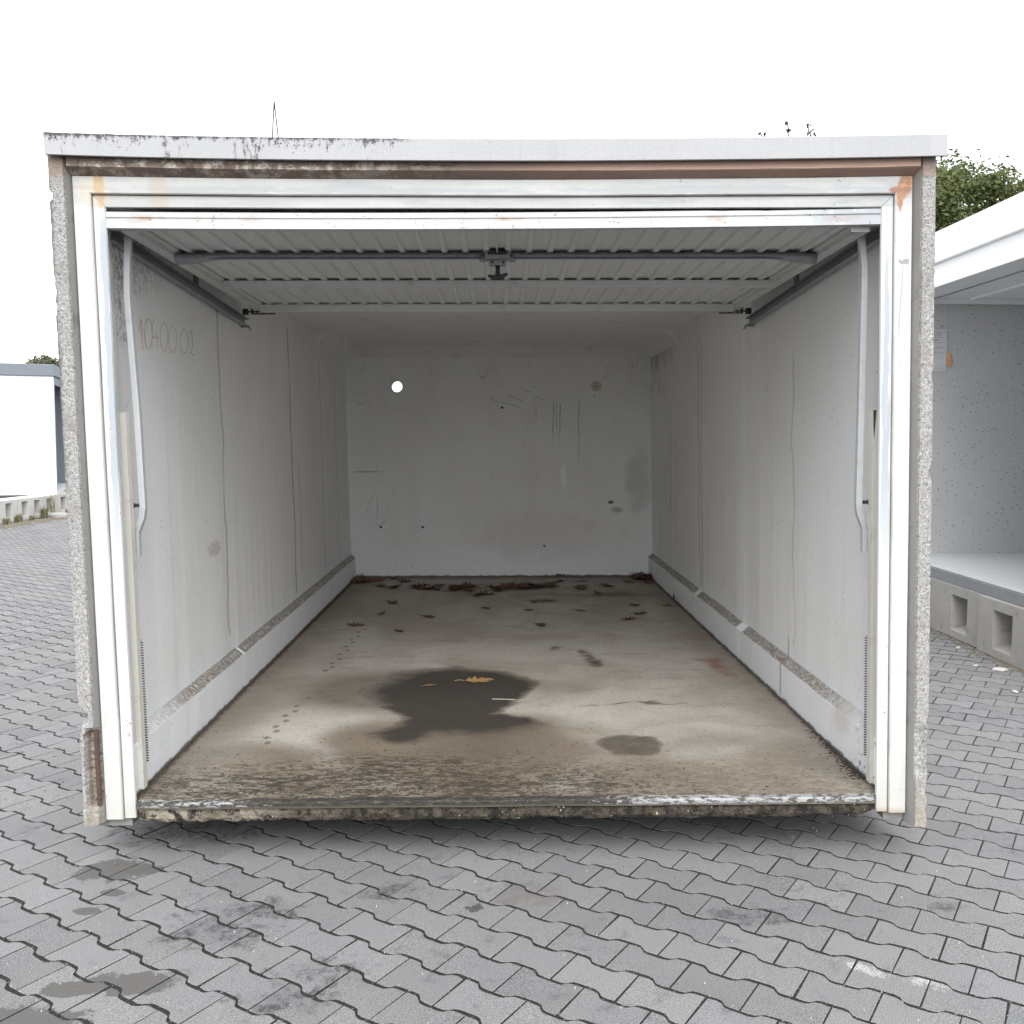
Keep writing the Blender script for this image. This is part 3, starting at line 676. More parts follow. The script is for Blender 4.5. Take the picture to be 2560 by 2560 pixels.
for q in range(6):
    a_ = q * math.pi / 6 + 0.2
    vg.tube([(vx - r * math.cos(a_), BY - 0.001, vz - r * math.sin(a_)), (vx + r * math.cos(a_), BY - 0.001, vz + r * math.sin(a_))], 0.0009, 4)
for rr_ in (0.022, 0.036):
    vg.tube([(vx + rr_ * math.cos(q * 0.2618), BY - 0.001, vz + rr_ * math.sin(q * 0.2618)) for q in range(25)], 0.0008, 4)
vent.extrude([(math.cos(2 * math.pi * a / 24) * r, math.sin(2 * math.pi * a / 24) * r) for a in range(24)], lambda p, t: (vx + p[0], t, vz + p[1]), [BY + 0.0005, BY + 0.006])
tag(part(vent, 'vent_cover', M['mesh'], back), 'round beige mesh vent in the back wall')
vg.f = vg.f; part(vg, 'vent_grille', M['zinc'], back)
rim = MB(); rim.extrude([(math.cos(2 * math.pi * a / 32), math.sin(2 * math.pi * a / 32)) for a in range(32)], lambda p, t: (-0.932 + p[0] * t[0], t[1], HOLES[0][1] + p[1] * t[0]), [(0.055, BY - 0.0005), (0.055, BY - 0.004), (0.051, BY - 0.004), (0.051, BY + 0.05)], cap=False)
tag(part(rim, 'vent_sleeve', M['zinc'], back), 'open round hole through which the sky shows')

sc_ = MB()
for pts in ([(-1.245, 0.826), (-1.21, 0.93), (-1.154, 0.998), (-1.140, 0.93), (-1.150, 0.756)], [(-1.172, 0.74), (-1.129, 0.685), (-1.085, 0.735), (-1.07, 0.76)], [(-1.332, 1.20), (-1.30, 1.192), (-1.22, 1.196), (-1.13, 1.20)],
            [(0.02, 1.83), (0.07, 1.82), (0.14, 1.80), (0.20, 1.775)], [(0.09, 1.90), (0.14, 1.87), (0.22, 1.83)], [(0.315, 1.80), (0.32, 1.86), (0.36, 1.87), (0.44, 1.845)], [(0.21, 1.96), (0.24, 1.93), (0.30, 1.925)], [(0.88, 1.90), (0.885, 1.87)]):
    sc_.tube([(a, BY - 0.0002, b) for a, b in pts], 0.0024, 4)
tag(part(sc_, 'scratch_marks', M['scratch'], back), kind='stuff')
# roof slab with ceiling haunch along the back wall
rf = MB()
rf.add([(-WX - .01, 0.13, CZ), (WX + .01, 0.13, CZ), (WX + .01, BY + .01, CZ), (-WX - .01, BY + .01, CZ)], [(0, 1, 2, 3)], 1)
rf.add([(-WX, BY - 0.09, CZ + .004), (WX, BY - 0.09, CZ + .004), (WX, BY + .003, CZ - 0.095), (-WX, BY + .003, CZ - 0.095)], [(0, 1, 2, 3)], 1)
rf.box(-1.49, 1.49, 0.131, BY + 0.10, CZ + 0.022, 2.50)
part(rf, 'roof', [M['roof'], M['ceil']])

# floor slab: fine grid carrying the stains
nx, ny = 300, 620
gx = np.linspace(-LX - 0.01, LX + 0.01, nx); gy = 0.051 + (BY - 0.051) * np.linspace(0, 1, ny) ** 1.15
X, Y = np.meshgrid(gx, gy)
Z = np.full_like(X, FZ)
def poly_sd(px, py, poly):
    d = np.full(px.shape, 1e9); ins = np.zeros(px.shape, bool); n = len(poly)
    for i in range(n):
        (x0, y0), (x1, y1) = poly[i], poly[(i + 1) % n]
        ex, ey = x1 - x0, y1 - y0; t = np.clip(((px - x0) * ex + (py - y0) * ey) / (ex * ex + ey * ey + 1e-12), 0, 1)
        d = np.minimum(d, np.hypot(px - x0 - t * ex, py - y0 - t * ey))
        cnd = ((y0 > py) != (y1 > py)) & (px < (x1 - x0) * (py - y0) / (y1 - y0 + 1e-12) + x0); ins ^= cnd
    return np.where(ins, -d, d)
def sms(x, a, b):
    t = np.clip((x - a) / (b - a), 0, 1); return t * t * (3 - 2 * t)
def fbm(px, py, s, seed=0):
    r = np.random.default_rng(seed); out = np.zeros_like(px); amp = 1.0
    for o in range(4):
        for k in range(3):
            a = r.uniform(0, 2 * math.pi); ph = r.uniform(0, 6.28); f = s * (2 ** o) * r.uniform(0.7, 1.3)
            out += amp / 3 * np.sin((px * math.cos(a) + py * math.sin(a)) * f * 6.28 + ph + 1.3 * np.sin(py * f * 3.1 + ph))
        amp *= 0.5
    return out
OIL = [(-0.695, 1.543), (-0.565, 1.872), (-0.267, 2.049), (-0.098, 1.944), (0.055, 1.834), (0.15, 1.652), (0.106, 1.485), (0.028, 1.347), (-0.063, 1.122), (0.075, 1.028), (0.14, 0.924), (0.038, 0.885), (-0.101, 0.779), (-0.298, 0.811), (-0.385, 0.683), (-0.48, 0.685), (-0.599, 0.779), (-0.469, 0.897), (-0.426, 1.07), (-0.552, 1.198), (-0.644, 1.365)]
wx = X + 0.030 * fbm(X, Y, 1.3, 1) + 0.012 * fbm(X, Y, 7.0, 21); wy = Y + 0.045 * fbm(X, Y, 1.3, 2) + 0.018 * fbm(X, Y, 6.0, 22)
d = poly_sd(wx, wy, OIL)
soft = 0.050 + 0.13 * sms(-X, 0.30, 0.65) * sms(Y, 1.15, 1.4) + 0.06 * sms(Y, 1.55, 1.9) + 0.05 * sms(X, 0.0, 0.1) * sms(-Y, -1.0, -0.9) + 0.11 * sms(-Y, -0.98, -0.80) * sms(X, -0.45, -0.25)
oil = np.clip(0.5 - d / (2 * soft), 0, 1) * 1.0
oil *= 1 - 0.25 * sms(-Y, -1.0, -0.62)
halo = np.exp(-(((X + 0.62) / 0.45) ** 2 + ((Y - 1.55) / 0.42) ** 2)) * 0.55
oil = np.maximum(oil, np.minimum(halo, 0.34))
def blob(cx, cy, rx, ry, a=1.0, w=0.25, seed=3):
    q = ((X - cx) / rx) ** 2 + ((Y - cy) / ry) ** 2 + w * fbm(X, Y, 1.1 / max(rx, .05) * .35, seed)
    return a * sms(-q, -1.5, -0.5)
oil = np.maximum(oil, blob(0.505, 0.64, 0.14, 0.14, 0.50, 0.5))
def smear(cx, cy, rx, ry, a, seed):
    return a * np.exp(-((wx - cx) / rx) ** 2 - ((wy - cy) / ry) ** 2) * np.clip(0.55 + 0.55 * fbm(X, Y * 0.6, 1.7, seed), 0, 1)
for q in ((0.80, 4.55, 0.55, 0.16, 0.50, 31), (0.28, 4.25, 0.30, 0.12, 0.40, 32), (0.25, 1.55, 0.45, 0.20, 0.24, 33), (-0.1, 4.6, 0.9, 0.3, 0.26, 34), (-0.15, 2.9, 0.5, 0.3, 0.18, 35), (0.45, 3.6, 0.6, 0.3, 0.18, 36), (-0.9, 2.2, 0.3, 0.5, 0.16, 37)):
    oil = np.maximum(oil, smear(*q))
def line(pts, w, a, seed=5):
    m = np.zeros_like(X)
    for (x0, y0), (x1, y1) in zip(pts[:-1], pts[1:]):
        ex, ey = x1 - x0, y1 - y0; t = np.clip(((wx - x0) * ex + (wy - y0) * ey) / (ex * ex + ey * ey), 0, 1)
        m = np.maximum(m, np.exp(-(np.hypot(wx - x0 - t * ex, wy - y0 - t * ey) / w) ** 2))
    return m * a * np.clip(0.7 + 0.6 * fbm(X, Y, 4, seed), 0, 1)
oil = np.maximum(oil, line([(0.308, 2.528), (0.443, 2.498), (0.479, 2.27), (0.536, 2.08), (0.576, 2.057)], 0.045, 0.6))
oil = np.maximum(oil, line([(0.35, 1.27), (0.6, 1.30), (0.85, 1.28)], 0.012, 0.5))
PAW = [(-0.95, 3.16), (-0.96, 3.054), (-0.967, 2.932), (-0.968, 2.815), (-0.97, 2.73), (-0.974, 2.62), (-0.973, 2.503), (-0.979, 2.401), (-0.979, 2.264), (-0.984, 2.161), (-0.99, 2.07), (-0.991, 1.991), (-0.999, 1.409), (-1.004, 1.274), (-1.017, 1.185), (-1.023, 1.11), (-1.026, 1.026), (-1.028, 0.94), (-1.033, 0.87), (-1.032, 0.776), (-1.035, 0.704)]
for k, (a, b) in enumerate(PAW):
    q = ((X - a - 0.012 * (-1) ** k) / 0.015) ** 2 + ((Y - b) / 0.022) ** 2
    oil = np.maximum(oil, 0.36 * sms(-q, -1.4, -0.6))
dirt = sms(-Y + 0.20 * fbm(X, Y, 0.8, 6), -0.95, -0.40) * (0.75 + 0.25 * fbm(X, Y, 0.7, 7))
dirt = np.maximum(dirt, blob(-0.15, 0.62, 0.62, 0.50, 0.95, 0.4, 8)); dirt = np.maximum(dirt, np.exp(-((X + 0.12) / 0.40) ** 2) * sms(-Y, -1.0, -0.75))
oil = np.maximum(oil, 0.30 * np.exp(-((X + 0.12) / 0.36) ** 2) * sms(-Y, -1.0, -0.72) * sms(Y, 0.25, 0.6))
dirt = np.maximum(dirt, sms(np.abs(X) + 0.04 * fbm(X, Y, 1.5, 12), 1.05, 1.36) * 0.55)
dirt = np.clip(dirt, 0, 1)
RED = [(1.09, 2.213), (1.239, 2.248), (1.208, 2.061), (1.241, 1.76), (1.191, 1.802), (1.138, 1.93), (1.122, 2.156)]
red = np.clip(0.55 - poly_sd(wx, wy, RED) / 0.06, 0, 1) * np.clip(0.8 + 0.4 * fbm(X, Y, 3, 13), 0, 1)
lite = 0.7 * np.maximum.reduce([blob(0.85, 0.70, 0.32, 0.22, 0.9, 0.4, 14), blob(-0.85, 1.0, 0.30, 0.30, 0.7, 0.5, 15), blob(0.1, 2.45, 0.5, 0.25, 0.5, 0.6, 16), blob(0.55, 1.2, 0.35, 0.3, 0.45, 0.6, 17), blob(-0.9, 0.55, 0.3, 0.12, 0.6, 0.4, 18)])
fm = MB()
vs = np.stack([X, Y, Z], -1).reshape(-1, 3)
fm.v = [tuple(v) for v in vs.tolist()]
fm.f = [(j * nx + i, j * nx + i + 1, (j + 1) * nx + i + 1, (j + 1) * nx + i) for j in range(ny - 1) for i in range(nx - 1)]
fm.mi = [0] * len(fm.f)
floor = part(fm, 'floor', M['floor'])
ca = floor.data.color_attributes.new('stain', 'FLOAT_COLOR', 'POINT')
ca.data.foreach_set('color', np.stack([oil, dirt, red, lite], -1).astype(np.float32).ravel())

# threshold: rough front edge of the slab, its underside, steel sill strip
th = MB(); NXT, rows = 260, [(0.050, 0.218), (0.034, 0.214), (0.030, 0.198), (0.026, 0.180), (0.027, 0.162), (0.036, 0.146), (0.075, 0.143), (0.20, 0.15), (0.9, 0.15), (5.6, 0.15)]
tv = []
for k, (yy, zz) in enumerate(rows):
    for i in range(NXT + 1):
        x = -1.385 + 2.77 * i / NXT
        a = 0.0 if k < 2 else 0.010; w = nz(x * 18, k * 1.7, 0); w2 = nz(x * 60, k * 3.1, 4)
        b = 0.012 * max(0, nz(x * 3.0, 7, 1)) + 0.002
        edge = 0.03 * max(0, (abs(x + 0.02) - 1.27) / 0.1) if k > 3 else 0
        tv.append((x, yy + 0.06 * max(0.0, min(1.0, (abs(x + 0.005) - 1.318) / 0.012)) + a * w * 0.8 + 0.004 * w2 * (k > 1), zz + (a * w * 0.15 + 0.003 * w2 + (b if k in (5, 6) else 0) * 0.8) * (k > 2) + edge))
tf = [(k * (NXT + 1) + i, (k + 1) * (NXT + 1) + i, (k + 1) * (NXT + 1) + i + 1, k * (NXT + 1) + i + 1) for k in range(len(rows) - 1) for i in range(NXT)]
th.add(tv, tf)
part(th, 'threshold', M['beam'])
sl = MB()
sl.extrude([(0.018, 0.199), (0.018, 0.2165), (0.024, 0.2225), (0.055, 0.2225), (0.055, 0.2215), (0.025, 0.2205), (0.021, 0.199)],
           lambda p, t: (t, p[0] + 0.002 * nz(t * 4, 0, 0), p[1] + 0.002 * nz(t * 3, 5, 0)), [-1.327 + 2.644 * k / 60 for k in range(61)])
part(sl, 'sill', M['sill'])

# front pillars: rough exposed aggregate
for s in (-1, 1):
    dxp = 0.009 if s < 0 else 0.0
    prof = [(1.432 + dxp, 0.062), (1.434 + dxp, 0.046), ((1.449 if s > 0 else 1.445) + dxp, 0.010), ((1.453 if s > 0 else 1.448) + dxp, 0.0), (1.463 + dxp, 0.0), (1.472 + dxp, 0.0), (1.485 + dxp, 0.0), (1.495 + dxp, 0.001), (1.499 + dxp, 0.006), (1.500 + dxp, 0.03), (1.500 + dxp, 0.065), (1.490, 0.30), (1.47, 0.30), (1.47, 0.075)]
    z0 = 0.15 if s < 0 else 0.118
    NZ = 240; ts = [z0 + (2.50 - z0) * k / NZ for k in range(NZ + 1)]
    mb = MB()
    def fn(p, t, s=s):
        x, y = p; i = prof.index(p)
        r = 0.0030 * nz(x * 50 + i, t * 60, s) + 0.0025 * nz(i * 2.1, t * 22, s + 5)
        x += r * (0.6 if 6 <= i <= 10 else 0.15); y += abs(r) * (1.0 if 2 < i < 9 else 0)
        if 6 <= i <= 10:      # chipped outer arris
            c = max(0, nz(t * 9, s * 4, 2) - 0.34) * 0.045; x -= c
            if s < 0 and abs(t - 2.335) < 0.016: x -= 0.010
            if s < 0 and abs(t - 2.0) < 0.06: x -= 0.006 * (0.5 + nz(t * 40, 1, 1))
        if s < 0:
            k = math.exp(-((t - 0.535) / 0.016) ** 2)                 # knocked-out hole
            if i > 4 and i < 11: x -= 0.020 * k; y += 0.02 * k
            if t < 0.50 and i in (2, 3, 4, 5): y += (0.030 + 0.014 * nz(t * 55, i * 3.3, 9)) * min(1, (0.50 - t) / 0.02) * (1 if t > 0.215 else 0.4)   # spalled face over the bar
            if t < 0.20: y -= 0.006
        else:
            k = max(0, min(1, (0.50 - t) / 0.03)) * max(0, min(1, (t - 0.30) / 0.03))
            if 3 <= i <= 6: y += 0.014 * k * (0.6 + nz(t * 30, i, 0))
            if i >= 6 and i <= 10 and t < 0.47: x -= 0.008 * (0.6 + nz(t * 18, 2, 0))
        return (s * x, y, t + 0.004 * nz(x * 40, y * 40, t * 3) * (1 if t < z0 + 0.01 else 0))
    mb.extrude(prof, fn, ts)
    n_ = len(prof); mb.mi = [1 if (q < NZ * n_ and q % n_ in (0, 1)) else 0 for q in range(len(mb.f))]
    o = part(mb, 'pillar', [M['agg'], M['reveal_shade']], smooth=False)
    if s < 0: o['label'] = 'weathered pillar with spalled foot and bare rusty bar'
rb = MB(); rb.tube([(-1.456 + 0.003 * nz(t, 0, 0), 0.022, 0.215 + 0.275 * t / 30) for t in range(31)], [0.0075 + 0.0012 * (t % 2) for t in range(31)], 7)
part(rb, 'reinforcing_bar', M['rust'])

# lintel and roof-edge fascia
lt = MB(); lp = [(0.0, 2.515), (0.0, 2.431), (0.036, 2.408), (0.13, 2.408), (0.13, 2.515)]
lt.extrude(lp, lambda p, t: (t, p[0] + 0.0016 * nz(t * 12, p[1] * 40, 0), p[1] + (0.0022 * nz(t * 6, p[0] * 30, 2) if p[1] < 2.45 else 0)), [-1.444 + 2.888 * k / 160 for k in range(161)])
part(lt, 'lintel', M['lintel'])
fa = MB(); NF = 200
fa.extrude([(-0.028, 2.4575), (-0.028, 2.5265), (-0.024, 2.5295), (0.10, 2.5295), (0.10, 2.519), (0.0, 2.519), (-0.014, 2.4575)],
           lambda p, t: (t, p[0] + 0.0015 * nz(t * 2, 0, 0), p[1] + 0.004 * math.exp(-(t + 1.5) / 0.25) + (0.0018 * nz(t * 40, 3, 1) * (1 if t < -0.2 else 0.35) if p[1] > 2.52 else 0)), [-1.502 + 3.024 * k / NF for k in range(NF + 1)])
for s, xa in ((-1, -1.502), (1, 1.522)):
    fa.box(min(xa, xa - s * 0.014), max(xa, xa - s * 0.014), 0.101, BY + 0.12, 2.4632, 2.5285)
fa.box(-1.502, 1.522, BY + 0.121, BY + 0.135, 2.4632, 2.5285)
part(fa, 'roof_fascia', M['fascia'])

# steel door frame, mitred at the corners
FX, FT = 1.334, 2.306; FCX = -0.005
def frame_sweep(name, prof, mat, x0=FX, zt=FT, zb=0.158):
    mb = MB(); n = len(prof)
    def P(o, y, k): return [(FCX - (x0 + o), y, zb), (FCX - (x0 + o), y, zt + o), (FCX + x0 + o, y, zt + o), (FCX + x0 + o, y, zb)][k]
    for k in range(3):
        a, b = [P(o, y, k) for o, y in prof], [P(o, y, k + 1) for o, y in prof]
        S = 24; ring = []
        for t in range(S + 1):
            f = t / S
            for (pa, pb, (o, y)) in zip(a, b, prof):
                q = [pa[m] + (pb[m] - pa[m]) * f for m in range(3)]
                w = 0.0022 * nz(q[0] * 2 + o * 3, q[2] * 2, k) * math.sin(math.pi * f)
                ring.append((q[0] + (w if k != 1 else 0), q[1] + w * 0.7, q[2] + (w if k == 1 else 0)))
        mb.add(ring, [(t * n + i, t * n + i + 1, (t + 1) * n + i + 1, (t + 1) * n + i) for t in range(S) for i in range(n - 1)])
    o = part(mb, name, mat)
    md = o.modifiers.new('s', 'SOLIDIFY'); md.thickness = 0.0018; md.offset = 0
    return o
fo = [(0.012, 0.078), (0.0, 0.055), (0.0025, 0.0485), (0.0385, 0.0455), (0.0395, 0.060), (0.0420, 0.060), (0.0430, 0.037), (0.046, 0.034), (0.1000, 0.034), (0.1010, 0.060)]
frame_sweep('door_frame', fo, M['frame'])
# inner stop of the jambs
for s in (-1, 1):
    mb = MB()
    mb.extrude([(1.366, 0.085), (1.366, 0.150), (1.374, 0.152), (1.374, 0.178), (1.3985, 0.178), (1.3985, 0.085)], lambda p, t: (s * p[0], p[1], t), [0.223, 2.30])
    part(mb, 'jamb_stop', M['frame'])
    # spring housing channel on the jamb
    mb = MB(); mb.box(1.346, 1.368, 0.1525, 0.1555, 0.224, 1.61); mb.box(1.346, 1.349, 0.1556, 0.188, 0.224, 1.61); mb.box(1.3655, 1.3685, 0.1556, 0.188, 0.224, 1.61)
    mb.v = [(s * v[0], v[1], v[2]) for v in mb.v]
    ch = part(mb, 'spring_housing', M['cream'])
    if s > 0:
        rr = MB(); rr.add([(1.3475, 0.1522, 1.609), (1.3600, 0.1522, 1.609), (1.3565, 0.1522, 1.565), (1.3515, 0.1522, 1.50), (1.3485, 0.1522, 1.55)], [(0, 4, 3, 2, 1)])
        part(rr, 'rust_patch', M['rust'], ch)
    # coil spring below
    cs = MB(); pts = [(s * (1.3545 + 0.0095 * math.cos(t * 0.9)), 0.206 + 0.0095 * math.sin(t * 0.9), 0.31 + 0.46 * t / 330) for t in range(331)]
    cs.tube(pts, 0.0022, 4); part(cs, 'coil_spring', M['darkmetal'])

# guide rails under the roof
for s in (-1, 1):
    mb = MB()
    prof = [(0.0, -0.02), (0.0, 0.022), (-0.028, 0.022), (-0.028, 0.018), (-0.004, 0.018), (-0.004, -0.016), (-0.028, -0.016), (-0.028, -0.02)]
    mb.extrude([(a * s + 1.385 * s, b) for a, b in prof], lambda p, t: (p[0], t, p[1] + 2.236 - (t - 0.16) * 0.052), [0.16, 1.0, 2.03])
    r0 = part(mb, 'guide_rail', M['zinc'])
    hk = MB(); hk.tube([(s * 1.372, 2.03, 2.127), (s * 1.366, 2.05, 2.118), (s * 1.362, 2.052, 2.108), (s * 1.352, 2.047, 2.106)], 0.0035, 6)
    hk.box(*sorted((s * 1.352, s * 1.399)), 2.0, 2.03, 2.115, 2.121)
    part(hk, 'rail_end_stop', M['zinc_dark'], r0)
    br = MB(); br.box(*sorted((s * 1.386, s * 1.399)), 1.2, 1.24, 2.17, 2.327); part(br, 'rail_bracket', M['zinc'], r0)

# up-and-over door, open under the roof
def DZ(y): return 2.262 - (y - 0.05) * 0.018                 # underside of the door sheet
door = empty('door', (0, 0, 0), (0, 0, 0), garage); door['label'] = 'ribbed steel up-and-over door swung up under the roof'
def dpart(mb, name, mat, **k): return mb.build(name, mat, door, warp=lean, **k)
prof = []; x = -1.30; pitch = 0.0832; k0 = -15
for k in range(-15, 17):
    c = (k - 0.5) * pitch
    prof += [(c - 0.014, 0.0), (c - 0.0075, -0.0105), (c + 0.0075, -0.0105), (c + 0.014, 0.0)]
prof = [(-1.30, 0.0)] + [p for p in prof if abs(p[0]) < 1.285] + [(1.30, 0.0)]
sh = MB(); n = len(prof)
sv = [(p[0], y, DZ(y) + p[1]) for y in (0.075, 1.0, 1.93) for p in prof] 
sh.add(sv, [(k * n + i, (k + 1) * n + i, (k + 1) * n + i + 1, k * n + i + 1) for k in range(2) for i in range(n - 1)])
so = dpart(sh, 'ribbed_sheet', M['sheet']); md = so.modifiers.new('s', 'SOLIDIFY'); md.thickness = 0.0012; md.offset = 1
# front edge (the bottom edge of the closed door)
de = MB(); ep = [(0.052, 2.231), (0.052, 2.2615), (0.058, 2.2635), (0.058, 2.2665), (0.053, 2.2685), (0.053, 2.2845), (0.057, 2.287), (0.092, 2.287), (0.092, 2.281), (0.064, 2.281), (0.064, 2.236), (0.092, 2.236), (0.092, 2.231)]
de.extrude(ep, lambda p, t: (t, p[0] + 0.001 * nz(t * 2, 3, 0), p[1] + 0.002 + 0.0045 * t + 0.009 * (t / 1.34) ** 2), [-1.340 + 2.671 * k / 40 for k in range(41)])
dpart(de, 'bottom_edge', M['dedge'])
# side rims
for s in (-1, 1):
    mb = MB()
    mb.extrude([(s * a, b) for a, b in ((1.245, -0.006), (1.262, -0.0145), (1.262, -0.030), (1.305, -0.030), (1.305, 0.016), (1.2995, 0.016), (1.2995, -0.0255), (1.2655, -0.0255), (1.2655, -0.010), (1.248, -0.002))], lambda p, t: (p[0], t, DZ(t) + p[1]), [0.094, 1.0, 1.955])
    mb.box(*sorted((s * 1.240, s * 1.306)), 0.0925, 0.0938, DZ(0.093) - 0.031, DZ(0.093) + 0.016)
    dpart(mb, 'side_rim', M['bar'])
# stiffening bars
def bar(name, y, w, h, mat, x1=1.262):
    mb = MB(); z = DZ(y)
    mb.extrude([(y - w / 2 - 0.014, -0.0128), (y - w / 2, -0.0138), (y - w / 2 + 0.004, -0.0128 - h), (y + w / 2 - 0.004, -0.0128 - h), (y + w / 2, -0.0138), (y + w / 2 + 0.014, -0.0128), (y + w / 2 + 0.014, -0.0118), (y - w / 2 - 0.014, -0.0118)],
               lambda p, t: (t, p[0], z + p[1]), [-x1, x1])
    return dpart(mb, name, mat)
bar('stiffener_bar', 1.19, 0.050, 0.026, M['bar']); bar('stiffener_bar', 1.905, 0.040, 0.034, M['bar'])
lb = bar('lock_bar', 0.585, 0.050, 0.020, M['bar'])
yb = 0.560; lk = MB()
def cross_tube(xa, xb):
    N_ = 40; pts = [xa + (xb - xa) * t / N_ for t in range(N_ + 1)]; ring = []
    for x_ in pts:
        e_ = max(0.0, (abs(x_) - 1.05) / 0.21); e_ = min(1.0, e_); fl = e_ * e_ * (3 - 2 * e_)
        ry, rz_ = 0.0155 + 0.016 * fl, 0.0115 + 0.010 * fl
        for q in range(12):
            a_ = 2 * math.pi * q / 12
            ring.append((x_, yb - 0.012 + ry * math.cos(a_), DZ(yb) - 0.0128 - rz_ + rz_ * math.sin(a_)))
    lk.add(ring, [(k * 12 + q, k * 12 + (q + 1) % 12, (k + 1) * 12 + (q + 1) % 12, (k + 1) * 12 + q) for k in range(N_) for q in range(12)] + [tuple(range(12)), tuple(range(N_ * 12, N_ * 12 + 12))])
cross_tube(-1.262, -0.0605); cross_tube(0.0605, 1.262)
part(lk, 'lock_rail', M['zinc'], lb, smooth=True)
rodz = DZ(yb) - 0.034
lr = MB(); lr.tube([(-1.2, yb - 0.026, rodz), (-0.06, yb - 0.026, rodz)], 0.004, 6); lr.tube([(0.06, yb - 0.026, rodz), (1.2, yb - 0.026, rodz)], 0.004, 6)
part(lr, 'lock_rod', M['zinc_dark'], lb)
# lock case and T-handle
lc = MB(); zc = DZ(yb)
lc.box(-0.048, 0.048, yb - 0.060, yb + 0.012, zc - 0.040, zc - 0.0125); lc.box(-0.034, 0.034, yb - 0.024, yb + 0.018, zc - 0.060, zc - 0.0402)
lc.box(-0.072, -0.0485, yb - 0.030, yb - 0.012, zc - 0.048, zc - 0.036); lc.box(0.0485, 0.072, yb - 0.030, yb - 0.012, zc - 0.048, zc - 0.036)
case = dpart(lc, 'lock_case', M['zinc'], bevel=0.002)
case['label'] = 'galvanised lock case in the middle of the door'
lid = MB(); lid.box(-0.038, 0.038, yb - 0.0665, yb - 0.0605, zc - 0.026, zc - 0.013); part(lid, 'lock_slot', M['black'], case)
for s in (-1, 1):
    bo = MB(); bo.tube([(s * 0.022, yb - 0.0245, zc - 0.050), (s * 0.022, yb - 0.030, zc - 0.050)], 0.005, 8); part(bo, 'bolt', M['darkmetal'], case)
hd = MB(); hd.tube([(0, yb - 0.01, zc - 0.0603), (0, yb - 0.012, zc - 0.078), (0, yb - 0.014, zc - 0.100)], [0.010, 0.0085, 0.012], 10)
hp = [(-0.038 + 0.076 * t / 10, yb - 0.014, zc - 0.100 - 0.006 + 0.010 * ((t - 5) / 5) ** 2 + 0.004 * (t - 5) / 5) for t in range(11)]
hd.tube(hp, [0.003 + 0.0065 * math.sin(math.pi * (0.12 + 0.76 * t / 10)) for t in range(11)], 8)
part(hd, 'handle', M['black'], case, smooth=True)
cd = MB(); cd.tube([(-0.018, 0.10, DZ(0.1) - 0.006), (-0.010, 0.3, DZ(.3) - 0.010), (0.0, yb - 0.066, zc - 0.016)], 0.0022, 5); cd.tube([(-0.006, 0.10, DZ(0.1) - 0.006), (0.0, yb - 0.066, zc - 0.018)], 0.0022, 5)
part(cd, 'pull_cord', M['cream'], case)
# rollers at the rear corners
for s in (-1, 1):
    mb = MB(); yr, zr = 1.965, DZ(1.95) - 0.032
    mb.tube([(s * 1.345, yr, zr - 0.004), (s * 1.372, yr, zr - 0.004)], 0.017, 12)
    mb.tube([(s * 1.19, yr, zr - 0.004), (s * 1.35, yr, zr - 0.004)], 0.0045, 6); mb.tube([(s * 1.20, yr - 0.02, zr + 0.018), (s * 1.33, yr - 0.02, zr + 0.018)], 0.004, 6)
    mb.box(*sorted((s * 1.255, s * 1.260)), yr - 0.03, yr + 0.012, zr - 0.016, zr + 0.026); mb.box(*sorted((s * 1.318, s * 1.323)), yr - 0.03, yr + 0.012, zr - 0.016, zr + 0.026)
    mb.tube([(s * 1.19, yr, zr - 0.004), (s * 1.15, yr - 0.01, zr + 0.012), (s * 1.12, yr - 0.01, zr + 0.006)], 0.004, 6)
    for za in (zr - 0.014, zr + 0.014): mb.tube([(s * 1.205, yr + 0.006, za), (s * 1.33, yr + 0.006, za)], 0.0042, 6)
    for xa in (1.205, 1.268, 1.30): mb.tube([(s * xa, yr + 0.006, zr - 0.014), (s * xa, yr + 0.006, zr + 0.014)], 0.0042, 6)
    dpart(mb, 'roller', M['darkmetal'])

# swing arms beside the jambs
for s in (-1, 1):
    y0 = 0.205
    path = [(1.324, y0, 2.258), (1.334, y0, 2.10), (1.337, y0, 2.02), (1.322, y0, 1.6), (1.318, y0, 1.262), (1.326, y0 + .005, 1.225), (1.3495, y0 + .01, 1.172), (1.3515, y0 + .01, 1.082)] if s < 0 else \
           [(1.318, y0, 2.258), (1.330, y0, 2.12), (1.330, y0, 2.06), (1.322, y0, 1.6), (1.315, y0, 1.262), (1.322, y0 + .005, 1.225), (1.344, y0 + .01, 1.172), (1.345, y0 + .01, 1.085)]
    mb = MB()
    prof = [(-0.0115, -0.010), (0.0095, -0.010), (0.0095, -0.007), (-0.0085, -0.007), (-0.0085, 0.014), (-0.0115, 0.014)]
    mb.extrude([(a * s, b) for a, b in prof], lambda p, t: (s * t[0] + p[0] * 1.0, t[1] + p[1], t[2]), path)
    ar = part(mb, 'swing_arm', M['arm'])
    bo = MB(); bo.tube([(s * 1.330, y0 - 0.006, 1.272), (s * 1.378, y0 - 0.002, 1.272)], 0.0065, 8); bo.tube([(s * 1.350, y0 - 0.004, 1.272), (s * 1.360, y0 - 0.004, 1.272)], 0.0115, 6)
    bo.box(*sorted((s * 1.372, s * 1.399)), y0 - 0.02, y0 + 0.02, 1.258, 1.290)
    part(bo, 'pivot_bolt', M['darkmetal'], ar)

